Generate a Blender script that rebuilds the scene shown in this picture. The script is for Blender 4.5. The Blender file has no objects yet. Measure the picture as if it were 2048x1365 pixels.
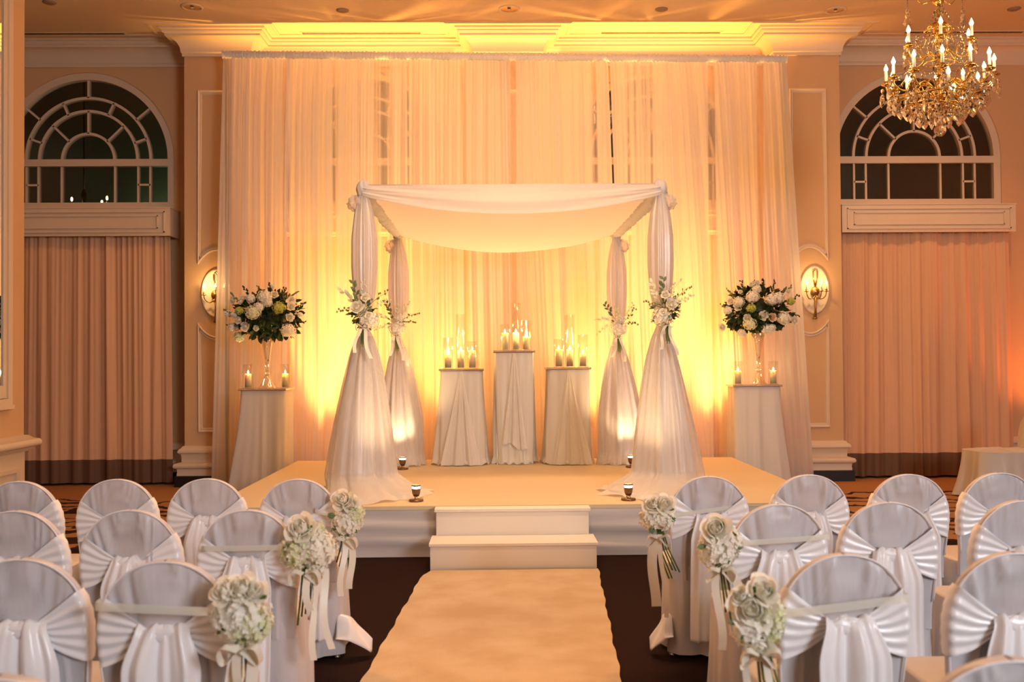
import bpy, math, random
from mathutils import Vector, Matrix

PI = math.pi
rnd = random.Random(11)
scene = bpy.context.scene
COL = scene.collection

# ------------------------------------------------------------------ materials
def lin(c):
    return tuple((v / 12.92 if v <= 0.04045 else ((v + 0.055) / 1.055) ** 2.4) for v in c)

def new_mat(name):
    m = bpy.data.materials.new(name); m.use_nodes = True
    nt = m.node_tree; nt.nodes.clear()
    return m, nt, nt.nodes.new('ShaderNodeOutputMaterial')

def principled(name, col, rough=0.6, metal=0.0, spec=0.5, bump=None, vary=None, sheen=0.0, sss=None, transmission=0.0, ior=1.45):
    """bump=(scale, strength, detail, (sx,sy,sz)); vary=(scale, colour2, contrast)"""
    m, nt, out = new_mat(name)
    p = nt.nodes.new('ShaderNodeBsdfPrincipled')
    p.inputs['Base Color'].default_value = (*col, 1)
    p.inputs['Roughness'].default_value = rough
    p.inputs['Metallic'].default_value = metal
    p.inputs['Specular IOR Level'].default_value = spec
    p.inputs['Sheen Weight'].default_value = sheen
    p.inputs['Transmission Weight'].default_value = transmission
    p.inputs['IOR'].default_value = ior
    tc = nt.nodes.new('ShaderNodeTexCoord')
    if vary:
        n = nt.nodes.new('ShaderNodeTexNoise'); n.inputs['Scale'].default_value = vary[0]; n.inputs['Detail'].default_value = 4
        nt.links.new(tc.outputs['Object'], n.inputs['Vector'])
        r = nt.nodes.new('ShaderNodeMapRange'); r.inputs['From Min'].default_value = 0.5 - vary[2]; r.inputs['From Max'].default_value = 0.5 + vary[2]
        nt.links.new(n.outputs['Fac'], r.inputs['Value'])
        mx = nt.nodes.new('ShaderNodeMix'); mx.data_type = 'RGBA'
        mx.inputs['A'].default_value = (*col, 1); mx.inputs['B'].default_value = (*vary[1], 1)
        nt.links.new(r.outputs['Result'], mx.inputs['Factor']); nt.links.new(mx.outputs['Result'], p.inputs['Base Color'])
    if bump:
        mp = nt.nodes.new('ShaderNodeMapping')
        if len(bump) > 3: mp.inputs['Scale'].default_value = bump[3]
        nt.links.new(tc.outputs['Object'], mp.inputs['Vector'])
        n = nt.nodes.new('ShaderNodeTexNoise'); n.inputs['Scale'].default_value = bump[0]; n.inputs['Detail'].default_value = bump[2]
        nt.links.new(mp.outputs['Vector'], n.inputs['Vector'])
        b = nt.nodes.new('ShaderNodeBump'); b.inputs['Strength'].default_value = bump[1]; b.inputs['Distance'].default_value = 0.01
        nt.links.new(n.outputs['Fac'], b.inputs['Height']); nt.links.new(b.outputs['Normal'], p.inputs['Normal'])
    nt.links.new(p.outputs['BSDF'], out.inputs['Surface'])
    return m

def sheer(name, col, through, clear, gloss=0.08, stripes=None):
    """Thin cloth: light comes through (translucent) and one can partly see through (transparent), more so seen straight on.
    stripes = (scale, amount): bunched and open strips of the weave along X."""
    m, nt, out = new_mat(name)
    N = nt.nodes.new; L = nt.links.new
    d = N('ShaderNodeBsdfDiffuse'); d.inputs['Color'].default_value = (*col, 1)
    t = N('ShaderNodeBsdfTranslucent'); t.inputs['Color'].default_value = (*col, 1)
    g = N('ShaderNodeBsdfGlossy'); g.inputs['Roughness'].default_value = 0.35; g.inputs['Color'].default_value = (*col, 1)
    tr = N('ShaderNodeBsdfTransparent')
    m1 = N('ShaderNodeMixShader'); m1.inputs[0].default_value = through
    L(d.outputs[0], m1.inputs[1]); L(t.outputs[0], m1.inputs[2])
    m2 = N('ShaderNodeMixShader'); m2.inputs[0].default_value = gloss
    L(m1.outputs[0], m2.inputs[1]); L(g.outputs[0], m2.inputs[2])
    m3 = N('ShaderNodeMixShader')
    lw = N('ShaderNodeLayerWeight'); lw.inputs['Blend'].default_value = 0.5
    r = N('ShaderNodeMapRange'); r.inputs['From Min'].default_value = 0.0; r.inputs['From Max'].default_value = 0.9
    r.inputs['To Min'].default_value = clear; r.inputs['To Max'].default_value = clear * 0.15
    L(lw.outputs['Facing'], r.inputs['Value'])
    fac = r.outputs['Result']
    if stripes:
        tc = N('ShaderNodeTexCoord'); mp = N('ShaderNodeMapping'); mp.inputs['Scale'].default_value = (stripes[0], 0.0, 0.06)
        n = N('ShaderNodeTexNoise'); n.inputs['Scale'].default_value = 1.0; n.inputs['Detail'].default_value = 3.0
        L(tc.outputs['Object'], mp.inputs['Vector']); L(mp.outputs['Vector'], n.inputs['Vector'])
        r2 = N('ShaderNodeMapRange'); r2.inputs['From Min'].default_value = 0.575; r2.inputs['From Max'].default_value = 0.66
        r2.inputs['To Min'].default_value = 0.0; r2.inputs['To Max'].default_value = stripes[1]
        L(n.outputs['Fac'], r2.inputs['Value'])
        ad = N('ShaderNodeMath'); ad.operation = 'ADD'; ad.use_clamp = True
        L(fac, ad.inputs[0]); L(r2.outputs['Result'], ad.inputs[1]); fac = ad.outputs[0]
    L(fac, m3.inputs[0]); L(m2.outputs[0], m3.inputs[1]); L(tr.outputs[0], m3.inputs[2])
    L(m3.outputs[0], out.inputs['Surface'])
    return m

def thin_glass(name, tint=(0.97, 0.97, 0.97), base=0.04, rim=0.5):
    m, nt, out = new_mat(name)
    N = nt.nodes.new; L = nt.links.new
    g = N('ShaderNodeBsdfGlossy'); g.inputs['Roughness'].default_value = 0.03
    tr = N('ShaderNodeBsdfTransparent'); tr.inputs['Color'].default_value = (*tint, 1)
    lw = N('ShaderNodeLayerWeight'); lw.inputs['Blend'].default_value = 0.35
    r = N('ShaderNodeMapRange'); r.inputs['To Min'].default_value = base; r.inputs['To Max'].default_value = rim
    L(lw.outputs['Facing'], r.inputs['Value'])
    mx = N('ShaderNodeMixShader'); L(r.outputs['Result'], mx.inputs[0]); L(tr.outputs[0], mx.inputs[1]); L(g.outputs[0], mx.inputs[2])
    L(mx.outputs[0], out.inputs['Surface'])
    return m

def emission(name, col, strength):
    m, nt, out = new_mat(name)
    e = nt.nodes.new('ShaderNodeEmission'); e.inputs['Color'].default_value = (*col, 1); e.inputs['Strength'].default_value = strength
    nt.links.new(e.outputs[0], out.inputs['Surface'])
    return m

def floor_material():
    """dark brown carpet; beyond the seating a tan carpet with dark scrollwork, plain tan along the wall"""
    m, nt, out = new_mat('carpet')
    N = nt.nodes.new; L = nt.links.new
    p = N('ShaderNodeBsdfPrincipled'); p.inputs['Roughness'].default_value = 0.95; p.inputs['Specular IOR Level'].default_value = 0.1
    tc = N('ShaderNodeTexCoord'); sep = N('ShaderNodeSeparateXYZ'); L(tc.outputs['Object'], sep.inputs[0])
    n0 = N('ShaderNodeTexNoise'); n0.inputs['Scale'].default_value = 2.2; n0.inputs['Detail'].default_value = 3
    L(tc.outputs['Object'], n0.inputs['Vector'])
    mixv = N('ShaderNodeMix'); mixv.data_type = 'VECTOR'; mixv.inputs['Factor'].default_value = 0.45
    L(tc.outputs['Object'], mixv.inputs['A']); L(n0.outputs['Color'], mixv.inputs['B'])
    w = N('ShaderNodeTexWave'); w.wave_type = 'RINGS'; w.inputs['Scale'].default_value = 1.7; w.inputs['Distortion'].default_value = 9.0; w.inputs['Detail'].default_value = 2
    L(mixv.outputs['Result'], w.inputs['Vector'])
    v = N('ShaderNodeTexVoronoi'); v.inputs['Scale'].default_value = 2.3; L(mixv.outputs['Result'], v.inputs['Vector'])
    mul = N('ShaderNodeMath'); mul.operation = 'MULTIPLY'; L(w.outputs['Fac'], mul.inputs[0]); L(v.outputs['Distance'], mul.inputs[1])
    gt = N('ShaderNodeMapRange'); gt.inputs['From Min'].default_value = 0.10; gt.inputs['From Max'].default_value = 0.13
    L(mul.outputs[0], gt.inputs['Value'])
    pat = N('ShaderNodeMix'); pat.data_type = 'RGBA'
    pat.inputs['A'].default_value = (0.045, 0.016, 0.008, 1); pat.inputs['B'].default_value = (0.42, 0.22, 0.10, 1)
    L(gt.outputs['Result'], pat.inputs['Factor'])
    # zones along Y
    def step(y, wd=0.02):
        s = N('ShaderNodeMapRange'); s.inputs['From Min'].default_value = y; s.inputs['From Max'].default_value = y + wd
        L(sep.outputs['Y'], s.inputs['Value']); return s.outputs['Result']
    z1 = N('ShaderNodeMix'); z1.data_type = 'RGBA'; z1.inputs['A'].default_value = (0.020, 0.007, 0.005, 1)
    L(pat.outputs['Result'], z1.inputs['B']); L(step(8.3), z1.inputs['Factor'])
    z2 = N('ShaderNodeMix'); z2.data_type = 'RGBA'; z2.inputs['B'].default_value = (0.40, 0.20, 0.09, 1)
    L(z1.outputs['Result'], z2.inputs['A']); L(step(11.35), z2.inputs['Factor'])
    L(z2.outputs['Result'], p.inputs['Base Color'])
    n = N('ShaderNodeTexNoise'); n.inputs['Scale'].default_value = 160; L(tc.outputs['Object'], n.inputs['Vector'])
    b = N('ShaderNodeBump'); b.inputs['Strength'].default_value = 0.4; b.inputs['Distance'].default_value = 0.01
    L(n.outputs['Fac'], b.inputs['Height']); L(b.outputs['Normal'], p.inputs['Normal'])
    L(p.outputs[0], out.inputs['Surface'])
    return m

M = {
 'wall': principled('wall_paint', (0.68, 0.43, 0.225), 0.75, bump=(90, 0.08, 3)),
 'panel': principled('wall_panel_paint', (0.60, 0.40, 0.24), 0.75, bump=(90, 0.08, 3)),
 'trim': principled('trim_paint', (0.73, 0.58, 0.42), 0.45),
 'ceiling': principled('ceiling_paint', (0.78, 0.59, 0.40), 0.8),
 'floor': floor_material(),
 'black': principled('black_plinth', (0.012, 0.01, 0.01), 0.4),
 'drape': sheer('sheer_backdrop', (0.92, 0.88, 0.84), 0.60, 0.06, 0.02, stripes=(7.0, 0.5)),
 'tulle': sheer('organza', (0.93, 0.90, 0.90), 0.45, 0.22, 0.16),
 'tulle_open': sheer('open_tulle', (0.93, 0.90, 0.88), 0.5, 0.62, 0.05),
 'canopy': sheer('canopy_cloth', (0.92, 0.89, 0.88), 0.45, 0.06, 0.03),
 'ruffle': sheer('gathered_cloth', (0.93, 0.90, 0.88), 0.35, 0.02, 0.04),
 'skirt': sheer('pedestal_chiffon', (0.90, 0.86, 0.80), 0.3, 0.10, 0.03),
 'white_box': principled('white_column', (0.80, 0.76, 0.68), 0.7),
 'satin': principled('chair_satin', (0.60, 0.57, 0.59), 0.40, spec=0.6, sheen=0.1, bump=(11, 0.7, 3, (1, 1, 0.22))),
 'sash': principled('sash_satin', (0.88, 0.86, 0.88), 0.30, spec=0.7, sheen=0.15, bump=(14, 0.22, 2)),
 'ribbon': principled('ivory_ribbon', (0.86, 0.80, 0.68), 0.35, spec=0.6),
 'ribbon_sheer': sheer('sheer_ribbon', (0.86, 0.88, 0.80), 0.3, 0.30, 0.1),
 'curtain': principled('beige_curtain', (0.72, 0.43, 0.255), 0.6, spec=0.3, bump=(30, 0.25, 3, (1, 1, 0.12))),
 'hem': principled('brown_hem', (0.15, 0.075, 0.04), 0.7),
 'glass_win': thin_glass('window_glass', (0.75, 0.78, 0.75), 0.05, 0.6),
 'mirror': principled('mirror_silver', (0.9, 0.9, 0.9), 0.02, metal=1.0),
 'glass_vase': thin_glass('vase_glass', (0.98, 0.975, 0.96), 0.06, 0.65),
 'glass': thin_glass('clear_glass', (0.995, 0.99, 0.98), 0.015, 0.28),
 'crystal': principled('crystal', (1.0, 0.98, 0.95), 0.0, transmission=1.0, spec=0.8, ior=1.6),
 'gold': principled('polished_brass', (0.85, 0.52, 0.14), 0.22, metal=1.0),
 'antique': principled('antique_brass', (0.45, 0.24, 0.08), 0.35, metal=1.0),
 'candle_tube': principled('candle_tube', (0.85, 0.80, 0.70), 0.5),
 'flame': emission('flame', (1.0, 0.72, 0.30), 28.0),
 'bulb': emission('candle_bulb', (1.0, 0.66, 0.26), 30.0),
 'sconce_bulb': emission('sconce_bulb', (1.0, 0.62, 0.22), 26.0),
 'stage_bulb': emission('uplight_lens', (1.0, 0.80, 0.50), 18.0),
 'bronze': principled('uplight_bronze', (0.22, 0.13, 0.07), 0.35, metal=0.8),
 'stage_top': principled('stage_carpet', (0.74, 0.60, 0.40), 0.95, spec=0.1, bump=(150, 0.3, 2)),
 'stage_skirt': principled('stage_skirt_cloth', (0.62, 0.58, 0.58), 0.6, spec=0.3, bump=(6, 0.5, 2, (0.3, 1, 2))),
 'step': principled('step_paint', (0.84, 0.78, 0.70), 0.5),
 'runner': principled('runner_carpet', (0.57, 0.42, 0.27), 0.95, spec=0.1, bump=(150, 0.4, 2), vary=(3.2, (0.66, 0.52, 0.36), 0.14)),
 'board': principled('mirrored_board', (0.42, 0.30, 0.24), 0.18, metal=0.7),
 'beads': principled('silver_beading', (0.62, 0.50, 0.44), 0.3, metal=0.6),
 'rope': principled('wax_wick', (0.05, 0.04, 0.03), 0.8),
 'leaf': principled('dark_leaf', (0.028, 0.055, 0.018), 0.45, spec=0.4),
 'leaf_light': principled('grey_green_leaf', (0.16, 0.20, 0.09), 0.5, spec=0.4),
 'stem': principled('green_stem', (0.09, 0.15, 0.03), 0.5),
 'twig': principled('twig', (0.16, 0.11, 0.04), 0.6),
 'dark_slot': principled('dark_slot', (0.02, 0.012, 0.008), 0.8),
 'metal': principled('chair_leg_steel', (0.35, 0.33, 0.32), 0.35, metal=1.0),
 'outwall': principled('outside_wall', (0.26, 0.27, 0.18), 0.9),
}
def petal(name, col, col2, through=0.22, scale=30):
    m, nt, out = new_mat(name); N = nt.nodes.new; L = nt.links.new
    tc = N('ShaderNodeTexCoord'); n = N('ShaderNodeTexNoise'); n.inputs['Scale'].default_value = scale; L(tc.outputs['Object'], n.inputs['Vector'])
    r = N('ShaderNodeMapRange'); r.inputs['From Min'].default_value = 0.38; r.inputs['From Max'].default_value = 0.62; L(n.outputs['Fac'], r.inputs['Value'])
    mx = N('ShaderNodeMix'); mx.data_type = 'RGBA'; mx.inputs['A'].default_value = (*col, 1); mx.inputs['B'].default_value = (*col2, 1); L(r.outputs['Result'], mx.inputs['Factor'])
    d = N('ShaderNodeBsdfDiffuse'); t = N('ShaderNodeBsdfTranslucent'); L(mx.outputs['Result'], d.inputs['Color']); L(mx.outputs['Result'], t.inputs['Color'])
    ms = N('ShaderNodeMixShader'); ms.inputs[0].default_value = through; L(d.outputs[0], ms.inputs[1]); L(t.outputs[0], ms.inputs[2]); L(ms.outputs[0], out.inputs['Surface'])
    return m
M['petal'] = petal('ivory_petal', (0.98, 0.95, 0.82), (0.98, 0.96, 0.90))
M['petal_green'] = petal('green_white_petal', (0.80, 0.84, 0.50), (0.95, 0.93, 0.78))
M['rose'] = petal('cream_rose', (0.98, 0.93, 0.78), (0.98, 0.95, 0.86))
M['peach'] = petal('peach_rose', (0.95, 0.70, 0.48), (0.96, 0.78, 0.60))
M['lime'] = petal('lime_hydrangea', (0.55, 0.60, 0.12), (0.70, 0.72, 0.25))
M['sprinkler'] = principled('sprinkler_cover', (0.30, 0.20, 0.13), 0.6)
# candle wax: lets some of its flame's light through
def wax_material():
    m, nt, out = new_mat('candle_wax')
    p = nt.nodes.new('ShaderNodeBsdfPrincipled')
    p.inputs['Base Color'].default_value = (0.96, 0.86, 0.62, 1); p.inputs['Roughness'].default_value = 0.5
    p.inputs['Subsurface Weight'].default_value = 1.0; p.inputs['Subsurface Radius'].default_value = (1.0, 0.6, 0.25)
    p.inputs['Subsurface Scale'].default_value = 0.05
    nt.links.new(p.outputs[0], out.inputs['Surface']); return m
M['wax'] = wax_material()

# ------------------------------------------------------------------ mesh helpers
class MB:
    def __init__(s): s.v = []; s.f = []
    def add(s, vs, fs):
        b = len(s.v); s.v.extend(tuple(p) for p in vs); s.f.extend(tuple(b + i for i in f) for f in fs); return s
    def box(s, x0, x1, y0, y1, z0, z1):
        return s.add([(x0,y0,z0),(x1,y0,z0),(x1,y1,z0),(x0,y1,z0),(x0,y0,z1),(x1,y0,z1),(x1,y1,z1),(x0,y1,z1)],
                     [(0,3,2,1),(4,5,6,7),(0,1,5,4),(1,2,6,5),(2,3,7,6),(3,0,4,7)])
    def grid(s, fn, nu, nv, closed=False):
        vs = []; fs = []
        for j in range(nv + 1):
            for i in range(nu if closed else nu + 1):
                vs.append(fn(i / nu, j / nv))
        w = nu if closed else nu + 1
        for j in range(nv):
            for i in range(nu):
                a = j * w + i; b = j * w + (i + 1) % w
                fs.append((a, b, b + w, a + w))
        return s.add(vs, fs)
    def lathe(s, prof, n=24, c=(0, 0, 0), axis=None):
        """prof: [(r,z)]; turned round Z at c"""
        def fn(u, v):
            k = v * (len(prof) - 1); i = min(int(k + 1e-6), len(prof) - 1); r, z = prof[i]
            a = 2 * PI * u; return (c[0] + r * math.cos(a), c[1] + r * math.sin(a), c[2] + z)
        return s.grid(fn, n, len(prof) - 1, closed=True)
    def tube(s, pts, r, n=8, caps=True):
        pts = [Vector(p) for p in pts]; rs = r if isinstance(r, (list, tuple)) else [r] * len(pts)
        rings = []; up = Vector((0, 0, 1)); prev = None
        for i, p in enumerate(pts):
            t = (pts[min(i + 1, len(pts) - 1)] - pts[max(i - 1, 0)])
            t = t.normalized() if t.length > 1e-9 else Vector((0, 0, 1))
            if prev is None:
                a = t.cross(up)
                if a.length < 1e-3: a = t.cross(Vector((1, 0, 0)))
            else:
                a = prev - t * prev.dot(t)
                if a.length < 1e-6: a = t.cross(up)
            a.normalize(); prev = a; b = t.cross(a)
            rings.append([p + (a * math.cos(2 * PI * k / n) + b * math.sin(2 * PI * k / n)) * rs[i] for k in range(n)])
        vs = [q for rg in rings for q in rg]; fs = []
        for i in range(len(pts) - 1):
            for k in range(n):
                fs.append((i * n + k, i * n + (k + 1) % n, (i + 1) * n + (k + 1) % n, (i + 1) * n + k))
        if caps:
            fs.append(tuple(range(n))[::-1]); fs.append(tuple((len(pts) - 1) * n + k for k in range(n)))
        return s.add(vs, fs)
    def ball(s, c, rx, ry=None, rz=None, n=12, m=8):
        ry = ry or rx; rz = rz or rx
        return s.grid(lambda u, v: (c[0] + rx * math.cos(2*PI*u) * math.sin(PI*v), c[1] + ry * math.sin(2*PI*u) * math.sin(PI*v), c[2] - rz * math.cos(PI*v)), n, m, closed=True)
    def ribbon(s, pts, w, side=(1, 0, 0)):
        """flat band along pts, width w along side"""
        sd = Vector(side).normalized() * (w / 2); vs = []; fs = []
        for p in pts: p = Vector(p); vs += [p - sd, p + sd]
        for i in range(len(pts) - 1): fs.append((2*i, 2*i+1, 2*i+3, 2*i+2))
        return s.add(vs, fs)
    def build(s, name, mat, parent=None, smooth=True, thick=0.0, loc=None):
        me = bpy.data.meshes.new(name); me.from_pydata([tuple(p) for p in s.v], [], s.f); me.update()
        if smooth:
            me.polygons.foreach_set('use_smooth', [True] * len(me.polygons))
        me.materials.append(M[mat] if isinstance(mat, str) else mat)
        o = bpy.data.objects.new(name, me); COL.objects.link(o)
        if parent: o.parent = parent
        if loc: o.location = loc
        if thick:
            md = o.modifiers.new('thick', 'SOLIDIFY'); md.thickness = thick; md.offset = 0
        return o

def autosmooth(o, ang=35):
    me = o.data
    me.polygons.foreach_set('use_smooth', [True] * len(me.polygons))
    a = me.attributes.new('sharp_edge', 'BOOLEAN', 'EDGE') if 'sharp_edge' not in me.attributes else me.attributes['sharp_edge']
    import bmesh
    bm = bmesh.new(); bm.from_mesh(me); bm.normal_update()
    for i, e in enumerate(bm.edges):
        if len(e.link_faces) == 2 and e.calc_face_angle(0) > math.radians(ang): e.smooth = False
    bm.to_mesh(me); bm.free(); return o

def tag(o, label, cat, group=None, kind=None):
    o['label'] = label; o['category'] = cat
    if group: o['group'] = group
    if kind: o['kind'] = kind
    return o
def thing(name, label, cat, loc=(0, 0, 0), rz=0.0, group=None):
    o = bpy.data.objects.new(name, None); COL.objects.link(o); o.empty_display_size = 0.1
    o.location = loc; o.rotation_euler = (0, 0, rz)
    return tag(o, label, cat, group)
def structure(o):
    o['kind'] = 'structure'; return o
def copy_tree(o, parent=None):
    c = o.copy(); COL.objects.link(c); c.parent = parent
    for ch in list(o.children): copy_tree(ch, c)
    return c
def smoothstep(a, b, x):
    t = max(0.0, min(1.0, (x - a) / (b - a))); return t * t * (3 - 2 * t)

# ------------------------------------------------------------------ camera (35 mm, eye height 1.55 m)
def make_camera():
    yaw, tilt, roll = math.radians(0.92), math.radians(1.02), math.radians(0.4)
    f = Vector((math.sin(yaw) * math.cos(tilt), math.cos(yaw) * math.cos(tilt), math.sin(tilt)))
    rt = Vector((math.cos(yaw), -math.sin(yaw), 0)); up = rt.cross(f)
    r2 = rt * math.cos(roll) - up * math.sin(roll); u2 = up * math.cos(roll) + rt * math.sin(roll)
    cd = bpy.data.cameras.new('camera'); cd.sensor_width = 36.0; cd.lens = 35.0; cd.clip_start = 0.05
    cd.dof.use_dof = True; cd.dof.focus_distance = 8.6; cd.dof.aperture_fstop = 3.2
    o = bpy.data.objects.new('camera', cd); COL.objects.link(o)
    o.matrix_world = Matrix(((r2.x, u2.x, -f.x, 0), (r2.y, u2.y, -f.y, 0), (r2.z, u2.z, -f.z, 1.55), (0, 0, 0, 1)))
    scene.camera = o
make_camera()

# ------------------------------------------------------------------ the room
CEIL = 5.65
WY = 12.85            # face of the bays
PY = 12.40            # face of the pilasters
PIL = [(-3.86, -3.06), (-0.24, 0.58), (3.53, 4.34)]
WIN = [(-5.25, 1.12), (-1.66, 1.12), (2.05, 1.12), (5.49, 1.12)]   # centre x, half width of opening
XL, XR = -7.6, 7.6

structure(MB().box(XL, XR, -5, 13.3, -0.1, 0).build('floor', 'floor', smooth=False))
structure(MB().box(XL, XR, -5, 13.3, CEIL, CEIL + 0.1).build('ceiling', 'ceiling', smooth=False))

def back_wall():
    m = MB(); y0, y1 = WY, WY + 0.22; SP, SILL = 4.16, 3.52
    x = XL
    for cx, hw in WIN:
        m.box(x, cx - hw, y0, y1, 0, CEIL)
        m.box(cx - hw, cx + hw, y0, y1, 0, SILL)
        n = 28
        pts = [(cx - hw * math.cos(PI * i / n), SP + hw * math.sin(PI * i / n)) for i in range(n + 1)]
        for i in range(n):
            (xa, za), (xb, zb) = pts[i], pts[i + 1]
            vs = [(xa, y0, za), (xb, y0, zb), (xb, y0, CEIL), (xa, y0, CEIL), (xa, y1, za), (xb, y1, zb), (xb, y1, CEIL), (xa, y1, CEIL)]
            m.add(vs, [(0,1,2,3), (4,7,6,5), (0,4,5,1)])
        x = cx + hw
    m.box(x, XR, y0, y1, 0, CEIL)
    for a, b in PIL: m.box(a, b, PY, y0 + 0.02, 0, CEIL)
    return structure(m.build('wall_back', 'wall', smooth=False))
back_wall()
structure(MB().box(-4.55, -4.235, -5, 9.0, 0, CEIL).build('wall_left', 'wall', smooth=False))
structure(MB().box(XL - 0.1, XL, 9.0 - 14, 13.3, 0, CEIL).build('wall_far_left', 'wall', smooth=False))
structure(MB().box(XR, XR + 0.1, -5, 13.3, 0, CEIL).build('wall_right', 'wall', smooth=False))
structure(MB().box(XL, XR, -5.1, -5, 0, CEIL).build('wall_behind', 'wall', smooth=False))

def sweep_profile(path, prof, name, mat, sharp=30):
    """path: plan points along the wall face (left to right, room on the -Y side); prof: (distance from wall, z)"""
    P = [Vector((x, y)) for x, y in path]; m = MB(); nrm = []
    for i in range(len(P) - 1):
        d = (P[i+1] - P[i]).normalized(); nrm.append(Vector((d.y, -d.x)))
    offs = []
    for i in range(len(P)):
        if i == 0: offs.append(nrm[0])
        elif i == len(P) - 1: offs.append(nrm[-1])
        else:
            a, b = nrm[i-1], nrm[i]; offs.append(a + b if abs(a.dot(b)) < 0.5 else a)
    for i in range(len(P) - 1):
        vs = []
        for j, (d, z) in enumerate(prof):
            for k in (i, i + 1):
                q = P[k] + offs[k] * d; vs.append((q.x, q.y, z))
        m.add(vs, [(2*j, 2*j+1, 2*j+3, 2*j+2) for j in range(len(prof) - 1)])
    return structure(autosmooth(m.build(name, mat), sharp))
path = [(XL, WY)]
for a, b in PIL: path += [(a, WY), (a, PY), (b, PY), (b, WY)]
path += [(XR, WY)]
crown = [(0.0, 5.34), (0.022, 5.34), (0.022, 5.375), (0.035, 5.39)]
for i in range(9):
    a = PI / 2 * i / 8; crown.append((0.035 + 0.135 * (1 - math.cos(a)), 5.39 + 0.16 * math.sin(a)))
crown += [(0.185, 5.55), (0.185, 5.575), (0.20, 5.58), (0.215, 5.60), (0.215, 5.615), (0.245, 5.625), (0.245, 5.65)]
sweep_profile(path, crown, 'trim_1', 'trim')
# thin picture line further out on the ceiling
sweep_profile(path, [(0.33, 5.65), (0.33, 5.64), (0.35, 5.635), (0.37, 5.64), (0.37, 5.65)], 'trim_2', 'trim')
base = [(0, 0.50), (0.02, 0.495), (0.035, 0.47), (0.055, 0.46), (0.068, 0.44), (0.068, 0.42), (0.055, 0.405), (0.04, 0.40), (0.035, 0.38), (0.03, 0.37), (0.03, 0.30),
        (0.06, 0.295), (0.10, 0.285), (0.112, 0.265), (0.112, 0.245), (0.10, 0.23), (0.075, 0.22), (0.07, 0.175), (0.075, 0.165), (0.075, 0.135), (0.05, 0.13)]
sweep_profile(path, base, 'baseboard_back', 'trim', 40)
sweep_profile(path, [(0.05, 0.132), (0.10, 0.132), (0.10, 0.0)], 'baseboard_plinth', 'black')
# left wall: ledge and dado at the wall end
lp = [(-4.235, -4.9), (-4.235, 9.0), (-4.54, 9.0)]
ledge = [(0, 0.90), (0.03, 0.895), (0.06, 0.87), (0.10, 0.86), (0.112, 0.84), (0.112, 0.815), (0.10, 0.80), (0.06, 0.79), (0.055, 0.775), (0.03, 0.77), (0.025, 0.755), (0.006, 0.75), (0.006, 0.13)]
def left_trim():
    P = lp
    # mirrored winding: room is on +X side of the first run, +Y side of the second
    m = MB(); prof = ledge
    def off(k, d):
        if k == 0: return (P[0][0] + d, P[0][1])
        if k == 1: return (P[1][0] + d, P[1][1] + d)
        return (P[2][0], P[2][1] + d)
    for i in (0, 1):
        vs = []
        for d, z in prof:
            for k in (i, i + 1): q = off(k, d); vs.append((q[0], q[1], z))
        m.add(vs, [(2*j, 2*j+1, 2*j+3, 2*j+2) for j in range(len(prof) - 1)])
    structure(autosmooth(m.build('trim_3', 'trim'), 40))
left_trim()
m = MB()   # raised dado panel moulding
for (ya, yb, za, zb) in [(6.9, 8.84, 0.58, 0.61), (6.9, 8.84, 0.20, 0.23), (8.81, 8.84, 0.23, 0.58), (6.9, 6.93, 0.23, 0.58)]:
    m.box(-4.23, -4.205, ya, yb, za, zb)
structure(m.build('trim_4', 'trim', smooth=False))

# mirror in a white frame on the left wall
mir = thing('wall_mirror', 'tall wall mirror in a white moulded frame at the left edge', 'mirror', (-4.235, 7.8, 1.18))
m = MB()
for (ya, yb, za, zb, d) in [(0.78, 0.92, 0.06, 3.9, 0.022), (-1.0, -0.84, 0.06, 3.9, 0.022), (-0.84, 0.78, 0.06, 0.17, 0.022), (-0.84, 0.78, 3.74, 3.9, 0.022), (0.85, 0.925, 0.055, 3.91, 0.034), (-1.005, 0.925, 0.0, 0.055, 0.034)]:
    m.box(0.0, d, ya, yb, za, zb)
m.box(0, 0.05, -1.04, 0.93, -0.035, 0.0)
m.build('frame', 'trim', mir, smooth=False)
MB().box(0.001, 0.012, -0.84, 0.78, 0.17, 3.74).build('mirror_glass', 'mirror', mir, smooth=False)

# windows
def arc_bar(m, cx, cz, r, w, a0, a1, y0, y1, n=40):
    """bent bar of width w centred on radius r"""
    prev = None
    def fn(u, v):
        a = a0 + (a1 - a0) * v
        c = [(r - w/2, y0), (r + w/2, y0), (r + w/2, y1), (r - w/2, y1)][int(round(u * 4)) % 4]
        return (cx + c[0] * math.cos(a), c[1], cz + c[0] * math.sin(a))
    m.grid(fn, 4, n, closed=True)
def radial_bar(m, cx, cz, r0, r1, ang, w, y0, y1):
    d = Vector((math.cos(ang), math.sin(ang))); t = Vector((-d.y, d.x)) * w / 2; vs = []
    for y in (y0, y1):
        for r, s in ((r0, -1), (r1, -1), (r1, 1), (r0, 1)):
            q = d * r + t * s; vs.append((cx + q.x, y, cz + q.y))
    m.add(vs, [(0,1,2,3), (4,7,6,5), (0,4,5,1), (1,5,6,2), (2,6,7,3), (3,7,4,0)])
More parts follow.
